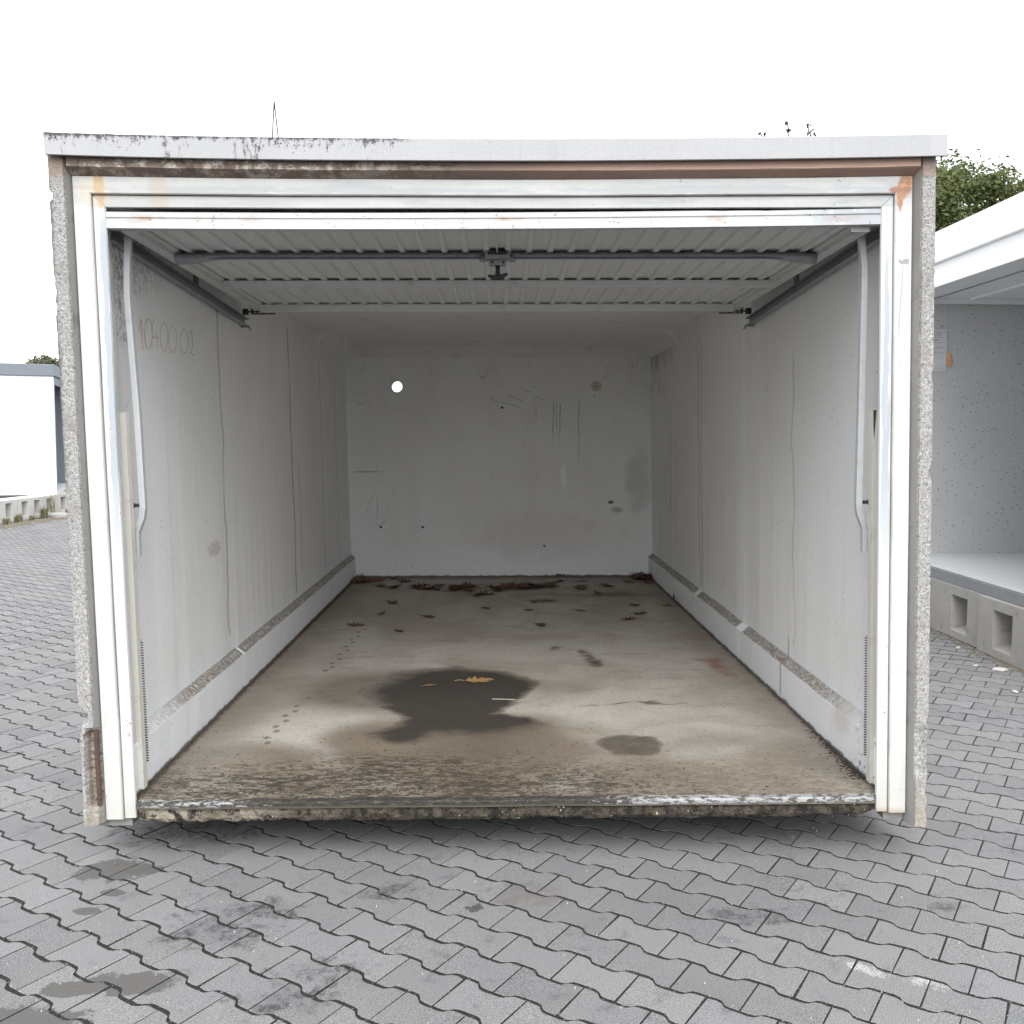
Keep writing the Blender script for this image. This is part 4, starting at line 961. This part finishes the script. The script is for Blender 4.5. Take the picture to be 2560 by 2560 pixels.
# handwritten number on the left wall
NUM = [[[0.477, 1.933], [0.501, 1.986], [0.504, 1.924], [0.504, 1.862]], [[0.587, 1.992], [0.606, 1.988], [0.619, 1.973], [0.624, 1.95], [0.621, 1.923], [0.609, 1.898], [0.591, 1.879], [0.57, 1.872], [0.552, 1.876], [0.539, 1.891], [0.534, 1.914], [0.537, 1.94], [0.549, 1.965], [0.567, 1.984], [0.590, 1.993]], [[0.656, 2.004], [0.621, 1.957], [0.624, 1.924], [0.697, 1.926]], [[0.673, 1.948], [0.675, 1.917], [0.673, 1.883]], [[0.774, 1.999], [0.792, 1.995], [0.806, 1.98], [0.811, 1.956], [0.808, 1.929], [0.795, 1.903], [0.777, 1.885], [0.757, 1.877], [0.738, 1.882], [0.725, 1.897], [0.72, 1.92], [0.723, 1.947], [0.735, 1.972], [0.753, 1.991], [0.770, 1.998]], [[0.878, 1.999], [0.9, 1.995], [0.916, 1.981], [0.922, 1.958], [0.919, 1.932], [0.905, 1.907], [0.885, 1.889], [0.861, 1.881], [0.84, 1.885], [0.825, 1.9], [0.818, 1.922], [0.822, 1.948], [0.835, 1.972], [0.855, 1.99], [0.875, 2.0]], [[0.946, 1.905], [0.954, 1.898]], [[1.034, 2.001], [1.058, 1.998], [1.077, 1.985], [1.085, 1.964], [1.082, 1.939], [1.067, 1.916], [1.044, 1.899], [1.018, 1.892], [0.994, 1.895], [0.976, 1.908], [0.968, 1.929], [0.971, 1.953], [0.985, 1.975], [1.008, 1.992], [1.030, 2.001]], [[1.103, 1.995], [1.137, 2.003], [1.144, 1.967], [1.147, 1.934], [1.115, 1.901], [1.096, 1.904], [1.122, 1.902], [1.148, 1.893], [1.175, 1.897]]]
hw = MB()
for st in NUM: hw.tube([(-1.3992 + 0.004 * nz(a * 1.5, b * 2, -3), a, b) for a, b in st], 0.0018, 4)
part(hw, 'handwritten_number', M['ink'], wall_objs[-1])

# two ground beams that carry the garage, far under its floor
for k, yy in enumerate((0.80, 4.9)):
    mb = MB(); mb.box(-1.45, 1.45, -0.12, 0.12, 0.0, 0.118)
    o = mb.build('support_beam', M['block'], bevel=0.008); o.matrix_world = Matrix.Translation(g2w(0, yy, 0) + Vector((0, 0, 0.0))) @ Matrix.Rotation(-YAW, 4, 'Z')
    tag(o, ('concrete beam under the front of the old garage floor', 'concrete beam under the rear of the old garage floor')[k], 'beam', 'beams carrying the old garage')

# ------------------------------------------------------------------ leaves, twigs and dirt in the garage
def leaf_mesh(seed, mat):
    r = random.Random(seed); mb = MB(); L = 1.0; nseg = 6
    lobes = [(0.0, 0.03), (0.12, 0.10), (0.22, 0.36), (0.30, 0.16), (0.42, 0.46), (0.52, 0.18), (0.64, 0.40), (0.74, 0.14), (0.86, 0.20), (1.0, 0.0)]
    curl, roll, tw = r.uniform(0.1, 0.5), r.uniform(0.1, 0.6), r.uniform(-0.5, 0.5)
    vs = []
    for i, (t, w) in enumerate(lobes):
        for s in (-1, 0, 1):
            ww = w * r.uniform(0.75, 1.15) * s
            zz = curl * (t - 0.5) ** 2 * 0.9 + roll * abs(ww) ** 1.5 + tw * ww * t + r.uniform(0, 0.03)
            vs.append((t - 0.5 + (0.10 if s and i % 2 == 0 else 0), ww * 0.9, zz))
    mb.add(vs, [(k * 3 + i, k * 3 + i + 1, (k + 1) * 3 + i + 1, (k + 1) * 3 + i) for k in range(len(lobes) - 1) for i in range(2)])
    mb.tube([(-0.5, 0, 0.02 + curl * .22), (-0.66, 0.02, 0.06), (-0.78, 0.06, 0.02)], 0.012, 3)
    zmin = min(v[2] for v in mb.v); mb.v = [(a, b, c - zmin) for a, b, c in mb.v]
    return mb.mesh('dry_leaf', mat)
LM = [leaf_mesh(k, M['leaf']) for k in range(7)]; LY = leaf_mesh(31, M['leafy'])
def leaf(x, y, size, label, group, mesh=None, dz=0.0):
    o = bpy.data.objects.new('dry_leaf', mesh or random.choice(LM)); scn.collection.objects.link(o)
    o.location = g2w(x, y, FZ + 0.001 + dz); o.scale = (size, size, size)
    o.rotation_euler = (random.uniform(-0.15, 0.15), random.uniform(-0.15, 0.15), random.uniform(0, 6.28))
    return tag(o, label, 'leaf', group)
LIT = [(-1.305, 5.263), (-1.237, 5.316), (-1.127, 5.368), (-0.988, 5.478), (-0.866, 5.269), (-1.07, 5.038), (-0.932, 4.949), (-0.753, 4.922), (-0.669, 4.868), (-0.572, 4.834), (-0.411, 4.759), (-0.356, 4.959), (-0.309, 5.01), (-0.285, 4.754), (-0.157, 4.556), (-0.202, 4.511), (-0.035, 4.745), (0.045, 4.893), (0.055, 5.103), (0.126, 4.942), (0.189, 4.888), (0.272, 4.989), (0.336, 4.987), (0.43, 4.931), (0.57, 5.585), (0.514, 5.251), (0.7, 5.278), (0.666, 4.871), (0.899, 4.966), (1.269, 5.393), (1.285, 5.167), (1.226, 5.453), (1.12, 5.173),
       (-0.37, 4.85), (-0.33, 4.80), (-0.30, 4.90), (-0.40, 4.88), (0.22, 4.90), (0.25, 4.94), (0.30, 4.92), (0.16, 4.86), (-0.62, 4.86), (1.30, 5.28), (1.29, 5.45), (1.25, 5.52), (-1.30, 5.42), (-0.08, 4.80), (0.36, 4.95),
       (-0.34, 4.90), (-0.26, 4.86), (-0.44, 4.82), (0.20, 4.96), (0.28, 4.86), (0.33, 4.90), (0.10, 4.90), (1.22, 5.38), (1.31, 5.36), (1.27, 5.28), (-0.55, 4.90), (-0.70, 4.94), (0.42, 5.00), (-1.28, 5.34), (-1.22, 5.22), (0.04, 4.84)]
for k, (x, y) in enumerate(LIT):
    leaf(x, y, random.uniform(0.13, 0.21), 'dark brown dry leaf in the strip of litter before the back wall', 'leaf litter along the back wall', dz=0.012 * (k > 32))
LONE = [(0.778, 4.571, 'dry leaf on the dark stain at the right, just before the litter strip'), (0.377, 4.238, 'flat dry leaf, right one of two side by side behind the middle of the floor'), (0.242, 4.182, 'flat dry leaf, left one of two side by side behind the middle of the floor'),
        (1.01, 4.029, 'dry leaf near the right wall, rearmost of a group of three'), (0.99, 3.637, 'dry leaf near the right wall, middle one of a group of three'), (0.888, 3.437, 'reddish dry leaf near the right wall, foremost of a group of three'),
        (0.569, 3.803, 'small lone dry leaf right of the middle of the floor'), (-0.134, 3.921, 'upright curled dry leaf alone in the middle of the floor'), (0.195, 3.831, 'tiny dry leaf just right of the upright curled one'),
        (-0.896, 3.714, 'dry leaf left of the middle, farther left of two in front of the litter'), (-0.532, 3.576, 'elongated dry leaf left of the middle of the floor'), (-0.864, 4.177, 'dry leaf on the left, closest to the litter strip'),
        (-1.011, 3.28, 'small dry leaf at the far end of the paw prints'), (-0.708, 3.077, 'small dry leaf right of the far paw prints'), (0.253, 3.239, 'small grey dry leaf near the centre of the floor'),
        (1.325, 4.145, 'dry leaf standing up against the right wall ledge'), (1.26, 3.98, 'dry leaf lying flat at the foot of the right wall')]
for k, (x, y, lb_) in enumerate(LONE):
    o = leaf(x, y, random.uniform(0.085, 0.14), lb_, 'scattered leaves on the garage floor')
    if k == 15: o.rotation_euler = (1.2, 0.2, 1.3); o.location.z += 0.04
o = leaf(-0.145, 1.738, 0.17, 'large ochre oak leaf lying on the dark oil stain', None, LY); o.rotation_euler = (0.1, 0.05, 0.4)
o = leaf(-0.397, 1.648, 0.08, 'small ochre leaf scrap at the left of the oil stain', None, LY); o.rotation_euler = (0.0, 0.1, 0.9)
tw = MB(); tw.tube([g2w(-0.07, 1.36, FZ + .004), g2w(0.0, 1.345, FZ + .006), (g2w(0.045, 1.35, FZ + .003))], 0.0018, 4)
tag(tw.build('twig', M['chip']), 'thin pale straw across the right edge of the oil stain', 'straw')
def crumbs(mb, n, fx, fy, s0, s1, zf):
    for k in range(n):
        x, y = fx(), fy(); r = random.uniform(s0, s1) * (0.5 + random.random() ** 3); c = g2w(x, y, zf)
        vs = []
        for i in range(5):
            a = i * 1.257 + random.uniform(-.4, .4); q = r * random.uniform(0.6, 1.2); vs.append((c.x + q * math.cos(a) * 1.3, c.y + q * math.sin(a), c.z - 0.001))
        vs.append((c.x + r * .2, c.y, c.z + r * random.uniform(0.2, 0.5)))
        mb.add(vs, [(i, (i + 1) % 5, 5) for i in range(5)])
cr = MB()
crumbs(cr, 2600, lambda: random.gauss(-0.35, 0.62) if random.random() < .75 else random.uniform(-1.3, 1.3), lambda: 0.06 + abs(random.gauss(0, 0.33)), 0.0015, 0.0042, FZ + 0.001)
crumbs(cr, 420, lambda: random.uniform(-1.3, 1.3), lambda: random.uniform(0.2, 5.3), 0.0018, 0.004, FZ + 0.001)
crumbs(cr, 700, lambda: 1.352 - abs(random.gauss(0, 0.022)), lambda: 0.2 + abs(random.gauss(0, 0.35)), 0.003, 0.006, FZ + 0.001)
crumbs(cr, 300, lambda: -1.352 + abs(random.gauss(0, 0.01)), lambda: random.uniform(0.2, 5.5), 0.0018, 0.004, FZ + 0.001)
crumbs(cr, 400, lambda: random.uniform(-1.35, 1.35), lambda: BY - 0.01 - abs(random.gauss(0, 0.03)), 0.004, 0.010, FZ + 0.001)
crumbs(cr, 300, lambda: random.gauss(-0.55, 0.35), lambda: 0.10 + abs(random.gauss(0, 0.05)), 0.003, 0.006, FZ + 0.001)
tag(cr.build('soil_crumbs', M['crumb']), 'black soil crumbs strewn over the garage floor and threshold', 'dirt', kind='stuff')

# ------------------------------------------------------------------ growth on the roof edge
wr_ = MB(); a, b, c = g2w(-0.811, 0.25, 2.53), g2w(-0.793, 0.25, 2.733), g2w(-0.777, 0.25, 2.53)
def wig(p, q, s): return [p.lerp(q, t / 8) + Vector((0.0025 * nz(t * 3, s, 0), 0, 0)) for t in range(9)]
wr_.tube(wig(a, b, 1), 0.0021, 4); wr_.tube(wig(b, c, 2), 0.0021, 4)
tag(wr_.build('bent_stalk', M['black']), 'thin dark stalk bent into a sharp arch above the roof edge', 'stalk')
def sprig(x, h, leanx, n, label):
    mb = MB(); base = g2w(x, 0.25, 2.52); tip = base + Vector((leanx, 0, h))
    pts = [base.lerp(tip, t / 5) + Vector((0.006 * math.sin(t * 2.1), 0, 0)) for t in range(6)]
    mb.tube(pts, 0.002, 4)
    for k in range(n):
        q = pts[2 + k % 4]; r = random.uniform(0.004, 0.010)
        d = Vector((random.uniform(-1, 1), random.uniform(-1, 1), random.uniform(-.5, 1))) * 0.008
        c_ = q + d; vs = [c_ + Vector((random.uniform(-r, r), random.uniform(-r, r), random.uniform(-r, r))) for _ in range(6)]
        mb.add(vs, [(0, 1, 2), (0, 2, 3), (3, 4, 5), (1, 4, 5), (0, 3, 5), (1, 2, 4)])
    tag(mb.build('roof_sprig', M['darkmetal']), label, 'sprig', 'dark sprigs growing on the roof edge')
sprig(1.062, 0.135, 0.0, 16, 'tall upright dark sprig on the right part of the roof edge')
sprig(1.105, 0.125, 0.035, 22, 'dark sprig leaning right, beside the tall upright one')
sprig(0.965, 0.098, 0.004, 8, 'tiny dark sprig left of the two tall ones, left one of a pair'); sprig(0.980, 0.096, 0.0, 8, 'tiny dark sprig left of the two tall ones, right one of a pair')
sprig(1.143, 0.103, 0.003, 8, 'small dark sprig just right of the leaning one'); sprig(1.160, 0.100, 0.0, 8, 'rightmost small dark sprig on the roof edge')
sprig(0.855, 0.060, -0.004, 18, 'low dark moss tuft on the roof edge left of all sprigs')

# ------------------------------------------------------------------ the clean garage on the right, open towards the yard
def concrete_block(L, Hh, Dp, wins, mat, ww=0.25, wz0=0.055, wz1=0.325, dep=0.14):
    """block along +y, front face at x=0 looking to -x, pocket openings centred at wins"""
    mb = MB(); ys = sorted({0, L, *[w - ww / 2 for w in wins], *[w + ww / 2 for w in wins]}); zs = [0, wz0, wz1, Hh]
    for i in range(len(ys) - 1):
        for k in range(3):
            c = (ys[i] + ys[i + 1]) / 2
            if k == 1 and any(abs(c - w) < ww / 4 for w in wins):
                y0, y1 = ys[i], ys[i + 1]; e = 0.022
                o = [(0, y0, wz0), (0, y1, wz0), (0, y1, wz1), (0, y0, wz1)]; n_ = [(dep, y0 + e, wz0 + 0.045), (dep, y1 - e, wz0 + 0.045), (dep, y1 - e, wz1 - 0.012), (dep, y0 + e, wz1 - 0.012)]
                mb.add(o + n_, [(0, 4, 5, 1), (1, 5, 6, 2), (2, 6, 7, 3), (3, 7, 4, 0), (4, 7, 6, 5)])
            else:
                mb.add([(0, ys[i], zs[k]), (0, ys[i + 1], zs[k]), (0, ys[i + 1], zs[k + 1]), (0, ys[i], zs[k + 1])], [(0, 3, 2, 1)])
    mb.add([(0, 0, 0), (Dp, 0, 0), (Dp, 0, Hh), (0, 0, Hh), (0, L, 0), (Dp, L, 0), (Dp, L, Hh), (0, L, Hh)], [(0, 1, 2, 3), (4, 7, 6, 5), (3, 2, 6, 7), (1, 5, 6, 2)])
    return mb
RX = 3.372
blk = concrete_block(1.315, 0.395, 0.42, (0.335, 0.985), M['block']).mesh('concrete_block', M['block'])
for k, y0 in enumerate((6.925, 5.595)):
    o = bpy.data.objects.new('concrete_block', blk); scn.collection.objects.link(o); o.location = (RX, y0, 0.006); o.rotation_euler = (0, 0, math.radians(1.3))
    tag(o, ('pocketed concrete block under the clean garage, partly hidden by the old one', 'pocketed concrete block under the clean garage at the picture edge')[k], 'block', 'blocks under the clean garage')
o = bpy.data.objects.new('concrete_block', blk); scn.collection.objects.link(o); o.location = (RX - 0.03, 8.255, 0.006); o.rotation_euler = (0, 0, math.radians(1.3))
tag(o, 'pocketed concrete block under the far corner of the clean garage', 'block', 'blocks under the clean garage')
rg = empty('clean_garage', (3.40, 7.35, 0.402), (0, 0, math.radians(0.9)))
tag(rg, 'new white garage on concrete blocks at the right, its door open', 'garage')
def rpart(mb, name, mat, **k): return mb.build(name, mat, rg, **k)
Y0, Y1, XL = -1.48, 1.46, 6.0
mb = MB(); mb.box(-0.02, XL, Y0, Y1, 0.0, 0.082); rpart(mb, 'floor_slab', M['greypaint'], bevel=0.004)
mb = MB(); mb.add([(-0.004, Y0 + .002, 0.086), (XL, Y0 + .002, 0.086), (XL, Y1 - .002, 0.086), (-0.004, Y1 - .002, 0.086)], [(0, 1, 2, 3)]); rpart(mb, 'floor', M['newfloor'])
for ya, yb_ in ((Y1 - 0.09, Y1), (Y0, Y0 + 0.09)):
    mb = MB(); mb.box(0.03, XL - 0.09, ya, yb_, 0.0865, 2.50); rpart(mb, 'wall', M['speck'])
mb = MB(); mb.box(XL - 0.0895, XL, Y0 + .001, Y1 - .001, 0.0865, 2.50); rpart(mb, 'back_wall', M['speck'])
mb = MB(); mb.box(0.03, XL, Y0, Y1, 2.5005, 2.60); rpart(mb, 'roof', M['white'])
mb = MB(); mb.box(-0.045, XL + .03, Y0 - .03, Y1 + .03, 2.5, 2.745); rpart(mb, 'roof_fascia', M['whitemetal'], bevel=0.006)
mb = MB(); mb.box(-0.012, 0.028, Y0, Y1, 2.402, 2.499); mb.box(-0.012, 0.028, Y1 - 0.10, Y1 - .001, 0.087, 2.4015); mb.box(-0.012, 0.028, Y0 + .001, Y0 + 0.10, 0.087, 2.4015); rpart(mb, 'door_frame', M['whitemetal'], bevel=0.004)
rd = empty('door', (0, 0, 0), (0, 0, 0), rg)
mb = MB(); mb.box(-0.035, 0.005, Y0 + 0.11, Y1 - 0.11, 2.310, 2.396); mb.build('bottom_edge', M['whitemetal'], rd, bevel=0.004)
mb = MB(); mb.box(0.006, 2.15, Y0 + 0.11, Y1 - 0.11, 2.335, 2.365); mb.build('panel', M['whitemetal'], rd)
mb = MB(); mb.box(0.02, 2.14, Y1 - 0.155, Y1 - 0.112, 2.290, 2.334); mb.build('side_rim', M['whitemetal'], rd)
mb = MB(); mb.box(0.62, 0.66, Y0 + 0.12, Y1 - 0.16, 2.318, 2.3345)
mb.build('stiffener_bar', M['whitemetal'], rd)
mb = MB(); mb.box(0.30, 0.315, Y0 + 0.12, Y1 - 0.156, 2.327, 2.3347); mb.build('panel_groove', M['zinc'], rd)
# notice and card on the far wall
pn = MB(); pn.box(0, 0.21, -0.0015, 0, 0, 0.365); pap = pn.build('notice', M['paper']); pap.location = (3.627, 8.720, 2.109)
tag(pap, 'white printed notice sheet on the speckled wall of the clean garage', 'notice')
for k, (zz, w, hgt) in enumerate([(0.345, 0.19, 0.004), (0.330, 0.16, 0.004), (0.318, 0.15, 0.004), (0.298, 0.17, 0.004), (0.278, 0.13, 0.009), (0.256, 0.18, 0.002), (0.248, 0.15, 0.002), (0.215, 0.18, 0.002), (0.207, 0.18, 0.002), (0.199, 0.14, 0.002), (0.168, 0.18, 0.002), (0.160, 0.18, 0.002), (0.152, 0.12, 0.002), (0.118, 0.18, 0.002), (0.045, 0.18, 0.002), (0.020, 0.18, 0.003)]):
    lm = MB(); lm.box(0.012, 0.012 + w, -0.0028, -0.0018, zz - hgt, zz); lm.build('printed_line', M['print'], pap)
cm = MB(); cm.add([(3.826, 8.722, 2.275), (3.866, 8.712, 2.272), (3.893, 8.716, 2.160), (3.836, 8.722, 2.158)], [(0, 3, 2, 1)])
cm.add([(3.826, 8.724, 2.275), (3.866, 8.714, 2.272), (3.893, 8.718, 2.160), (3.836, 8.724, 2.158)], [(0, 1, 2, 3)])
tag(cm.build('card', M['orange']), 'small orange card sticking out beside the notice', 'card')

# ------------------------------------------------------------------ the white garage far left
lg = empty('white_garage', (-8.572, 18.35, 0.385), (0, 0, math.radians(18.8)))
tag(lg, 'white rendered garage with slate grey roof edge far left', 'garage')
mb = MB(); mb.box(-6.0, -0.001, 0.0, 0.09, 0.0, 2.21); mb.build('wall', M['white'], lg)
mb = MB(); mb.box(-6.0, -0.05, 2.9, 2.98, 0.05, 2.2); mb.build('far_wall', M['bluegrey'], lg)
mb = MB(); mb.box(-6.0, -5.9, 0.091, 2.899, 0.05, 2.2); mb.build('back_wall', M['bluegrey'], lg)
mb = MB(); mb.box(-5.99, 0.0, 0.092, 2.98, 0.0, 0.08); mb.build('floor', M['newfloor'], lg)
mb = MB(); mb.box(-6.02, 0.03, -0.03, 3.01, 2.2105, 2.43); mb.build('roof_fascia', M['slate'], lg, bevel=0.01)
mb = MB(); mb.box(-0.03, 0.0, 0.091, 0.16, 0.081, 2.21); mb.box(-0.03, 0.0, 2.82, 2.898, 0.081, 2.21); mb.box(-0.03, 0.0, 0.161, 2.819, 2.06, 2.21); mb.build('door_frame', M['slate'], lg)
bl2 = concrete_block(1.30, 0.375, 0.42, (0.22, 0.62, 1.04), M['blockw'], ww=0.2)
bl2.v = [(-v[0], v[1], v[2]) for v in bl2.v]; bl2.f = [f[::-1] for f in bl2.f]
bl2m = bl2.mesh('concrete_block', M['blockw'])
for k, y0 in enumerate((15.72, 17.03, 18.34, 19.65)):
    o = bpy.data.objects.new('concrete_block', bl2m); scn.collection.objects.link(o); o.location = (-8.73 + (y0 - 15.7) * 0.063, y0, 0.004); o.rotation_euler = (0, 0, math.radians(-3.6))
    tag(o, ('pale pocketed block at the left picture edge below the white garage', 'pale pocketed block below the corner of the white garage', 'pale pocketed block just left of the old garage pillar', 'pale pocketed block hidden farthest back in the left row')[k], 'block', 'pale blocks below the white garage')
# weeds and a loose stone at the foot of those blocks
def weed(x, y, h, n, label):
    mb = MB()
    for k in range(n):
        a = random.uniform(0, 6.28); l = h * random.uniform(0.5, 1.1); sp = random.uniform(0.1, 0.5) * l; w = random.uniform(0.004, 0.009)
        b0 = Vector((random.uniform(-.05, .05), random.uniform(-.05, .05), 0)); d = Vector((math.cos(a), math.sin(a), 0)); sd = Vector((-math.sin(a), math.cos(a), 0)) * w
        m_ = b0 + d * sp * 0.4 + Vector((0, 0, l * 0.6)); t = b0 + d * sp + Vector((0, 0, l * 0.95))
        mb.add([b0 - sd, b0 + sd, m_ + sd * 1.3, m_ - sd * 1.3, t], [(0, 1, 2, 3), (3, 2, 4)])
    o = mb.build('weed', M['weed']); o.location = (x, y, 0); tag(o, label, 'weed', 'weeds along the pale blocks')
weed(-8.50, 16.75, 0.17, 60, 'dry weed tuft at the foot of the leftmost pale block'); weed(-8.45, 17.55, 0.26, 70, 'greenest weed tuft below the white garage corner')
weed(-8.46, 17.15, 0.10, 40, 'low weed tuft between the dry one and the greenest one'); weed(-8.40, 18.45, 0.13, 50, 'weed tuft beside the pillar of the old garage')
weed(-8.47, 17.95, 0.5, 14, 'tall thin weed stalks against the pale blocks'); weed(-8.50, 16.35, 0.13, 40, 'small weed tuft at the left picture edge')
def rock(seed, sx, sy, sz):
    r = random.Random(seed); mb = MB(); vs = []
    for k, zz in enumerate((0, 0.45, 0.85)):
        for i in range(9):
            a = i * 2 * math.pi / 9; q = (1, 1.05, 0.7)[k] * r.uniform(0.8, 1.1); vs.append((sx * q * math.cos(a), sy * q * math.sin(a), sz * (zz + r.uniform(-.05, .08) * (k > 0))))
    fs = [(k * 9 + i, k * 9 + (i + 1) % 9, (k + 1) * 9 + (i + 1) % 9, (k + 1) * 9 + i) for k in range(2) for i in range(9)] + [tuple(range(18, 27))]
    return mb.add(vs, fs)
o = rock(3, 0.22, 0.13, 0.11).build('loose_stone', M['roof']); o.location = (-8.30, 17.85, -0.01); tag(o, 'flat grey stone lying before the pale blocks', 'stone')
dr = MB()
for k in range(420):
    y = random.uniform(15.5, 19); x = -8.5 + (y - 15.7) * 0.063 + abs(random.gauss(0, 0.22)); r = random.uniform(0.01, 0.035)
    vs = [(x + r * math.cos(i * 1.57 + k) * 1.2, y + r * math.sin(i * 1.57 + k), 0.002) for i in range(4)] + [(x, y, 0.006 + r * .5)]
    dr.add(vs, [(i, (i + 1) % 4, 4) for i in range(4)])
for k in range(300):
    y = random.uniform(5.9, 8.6); x = 3.36 - abs(random.gauss(0, 0.05)); r = random.uniform(0.004, 0.014)
    vs = [(x + r * math.cos(i * 1.57 + k) * 1.2, y + r * math.sin(i * 1.57 + k), 0.001) for i in range(4)] + [(x, y, 0.004 + r * .6)]
    dr.add(vs, [(i, (i + 1) % 4, 4) for i in range(4)])
tag(dr.build('block_foot_litter', m_plain('foot_litter', (0.10, 0.085, 0.06), (0.22, 0.19, 0.14), 0.95, 0, 9)), 'dry litter and grit gathered along the block feet', 'litter', kind='stuff')
for k, (x, y, s, lb_) in enumerate([(3.20, 6.30, 0.055, 'palest and largest stone chip before the clean garage blocks'), (3.10, 6.42, 0.025, 'small pale chip left of the largest one'), (3.24, 6.98, 0.03, 'pale chip below the joint of two blocks'), (3.02, 5.75, 0.03, 'flat pale chip out on the dark paving'), (2.93, 5.35, 0.025, 'pale chip on the paving nearest the old garage')]):
    o = rock(20 + k, s, s * 0.5, s * 0.35).build('stone_chip', M['chip']); o.location = (x, y, 0.003); o.rotation_euler = (0, 0, 0.5 * k); tag(o, lb_, 'stone chip', 'pale chips on the paving')
ch = MB()
for k in range(260):
    y = 2.2 + random.random() ** 1.5 * 5; x = random.uniform(-0.56 * y, 0.56 * y); r = random.uniform(0.0010, 0.0024)
    if abs(x) < 1.5 and y > 3.9: continue
    vs = [(x + r * math.cos(i * 1.57 + k), y + r * math.sin(i * 1.57 + k), 0.0) for i in range(4)] + [(x, y, 0.004 + r)]
    ch.add(vs, [(i, (i + 1) % 4, 4) for i in range(4)])
tag(ch.build('yard_grit', M['chip']), 'fine pale grit scattered over the paving', 'grit', kind='stuff')

# ------------------------------------------------------------------ trees behind
def tree(name, base, crown_c, crown_r, nl, size, mat, label, seed, squash=0.8):
    r = random.Random(seed); root = empty(name, base)
    tag(root, label, 'tree'); cx, cy, cz = (crown_c[i] - base[i] for i in range(3))
    tr = MB(); top = Vector((cx, cy, cz)); tr.tube([Vector((0, 0, 0)).lerp(top, t / 6) + Vector((0.1 * math.sin(t * 1.7), 0, 0)) for t in range(7)], [0.22 - 0.025 * t for t in range(7)], 8)
    cl = []
    for k in range(110):
        while True:
            q = Vector((r.uniform(-1, 1), r.uniform(-1, 1), r.uniform(-1, 1)))
            if 0.25 < q.length < 1: break
        q = q * (0.80 + 0.30 * mn.noise(q * 2.1 + Vector((seed, 0, 0)))); p = top + Vector((q.x * crown_r, q.y * crown_r, q.z * crown_r * squash)); cl.append(p)
        if k < 34:
            st = Vector((0, 0, 0)).lerp(top, r.uniform(0.6, 1.0)); mid_ = st.lerp(p, 0.5) + Vector((0, 0, -0.1 * crown_r)); tr.tube([st, mid_, p], [0.06, 0.04, 0.015], 5)
    tr.build('trunk', M['bark'], root)
    lf = MB()
    for k in range(nl):
        c = cl[r.randrange(len(cl))]; rad = crown_r * r.uniform(0.10, 0.27)
        d = Vector((r.gauss(0, 1), r.gauss(0, 1), r.gauss(0, 0.8))); d = d.normalized() * rad * (r.random() ** 0.4)
        p = c + d; n = (d.normalized() + Vector((r.uniform(-1, 1), r.uniform(-1, 1), r.uniform(-0.3, 1.2)))).normalized()
        a = n.orthogonal().normalized(); a.rotate(Matrix.Rotation(r.uniform(0, 6.28), 3, n)); b = n.cross(a); s = size * r.uniform(0.6, 1.3)
        lf.add([p - a * s, p + b * s * 0.55 + n * s * .15, p + a * s, p - b * s * 0.55 + n * s * .15], [(0, 1, 2, 3)])
    lf.build('crown', mat, root)
tree('leafy_tree', (9.7, 22, 0), (9.8, 22, 5.65), 2.85, 60000, 0.056, M['fol'], 'green leafy tree behind the clean garage roof', 3, 0.82)
tree('leafy_tree', (-16.1, 34, 0), (-16.1, 34, 3.55), 0.95, 2600, 0.075, M['fol2'], 'pale treetop showing above the slate roof edge at the left', 8, 0.9)
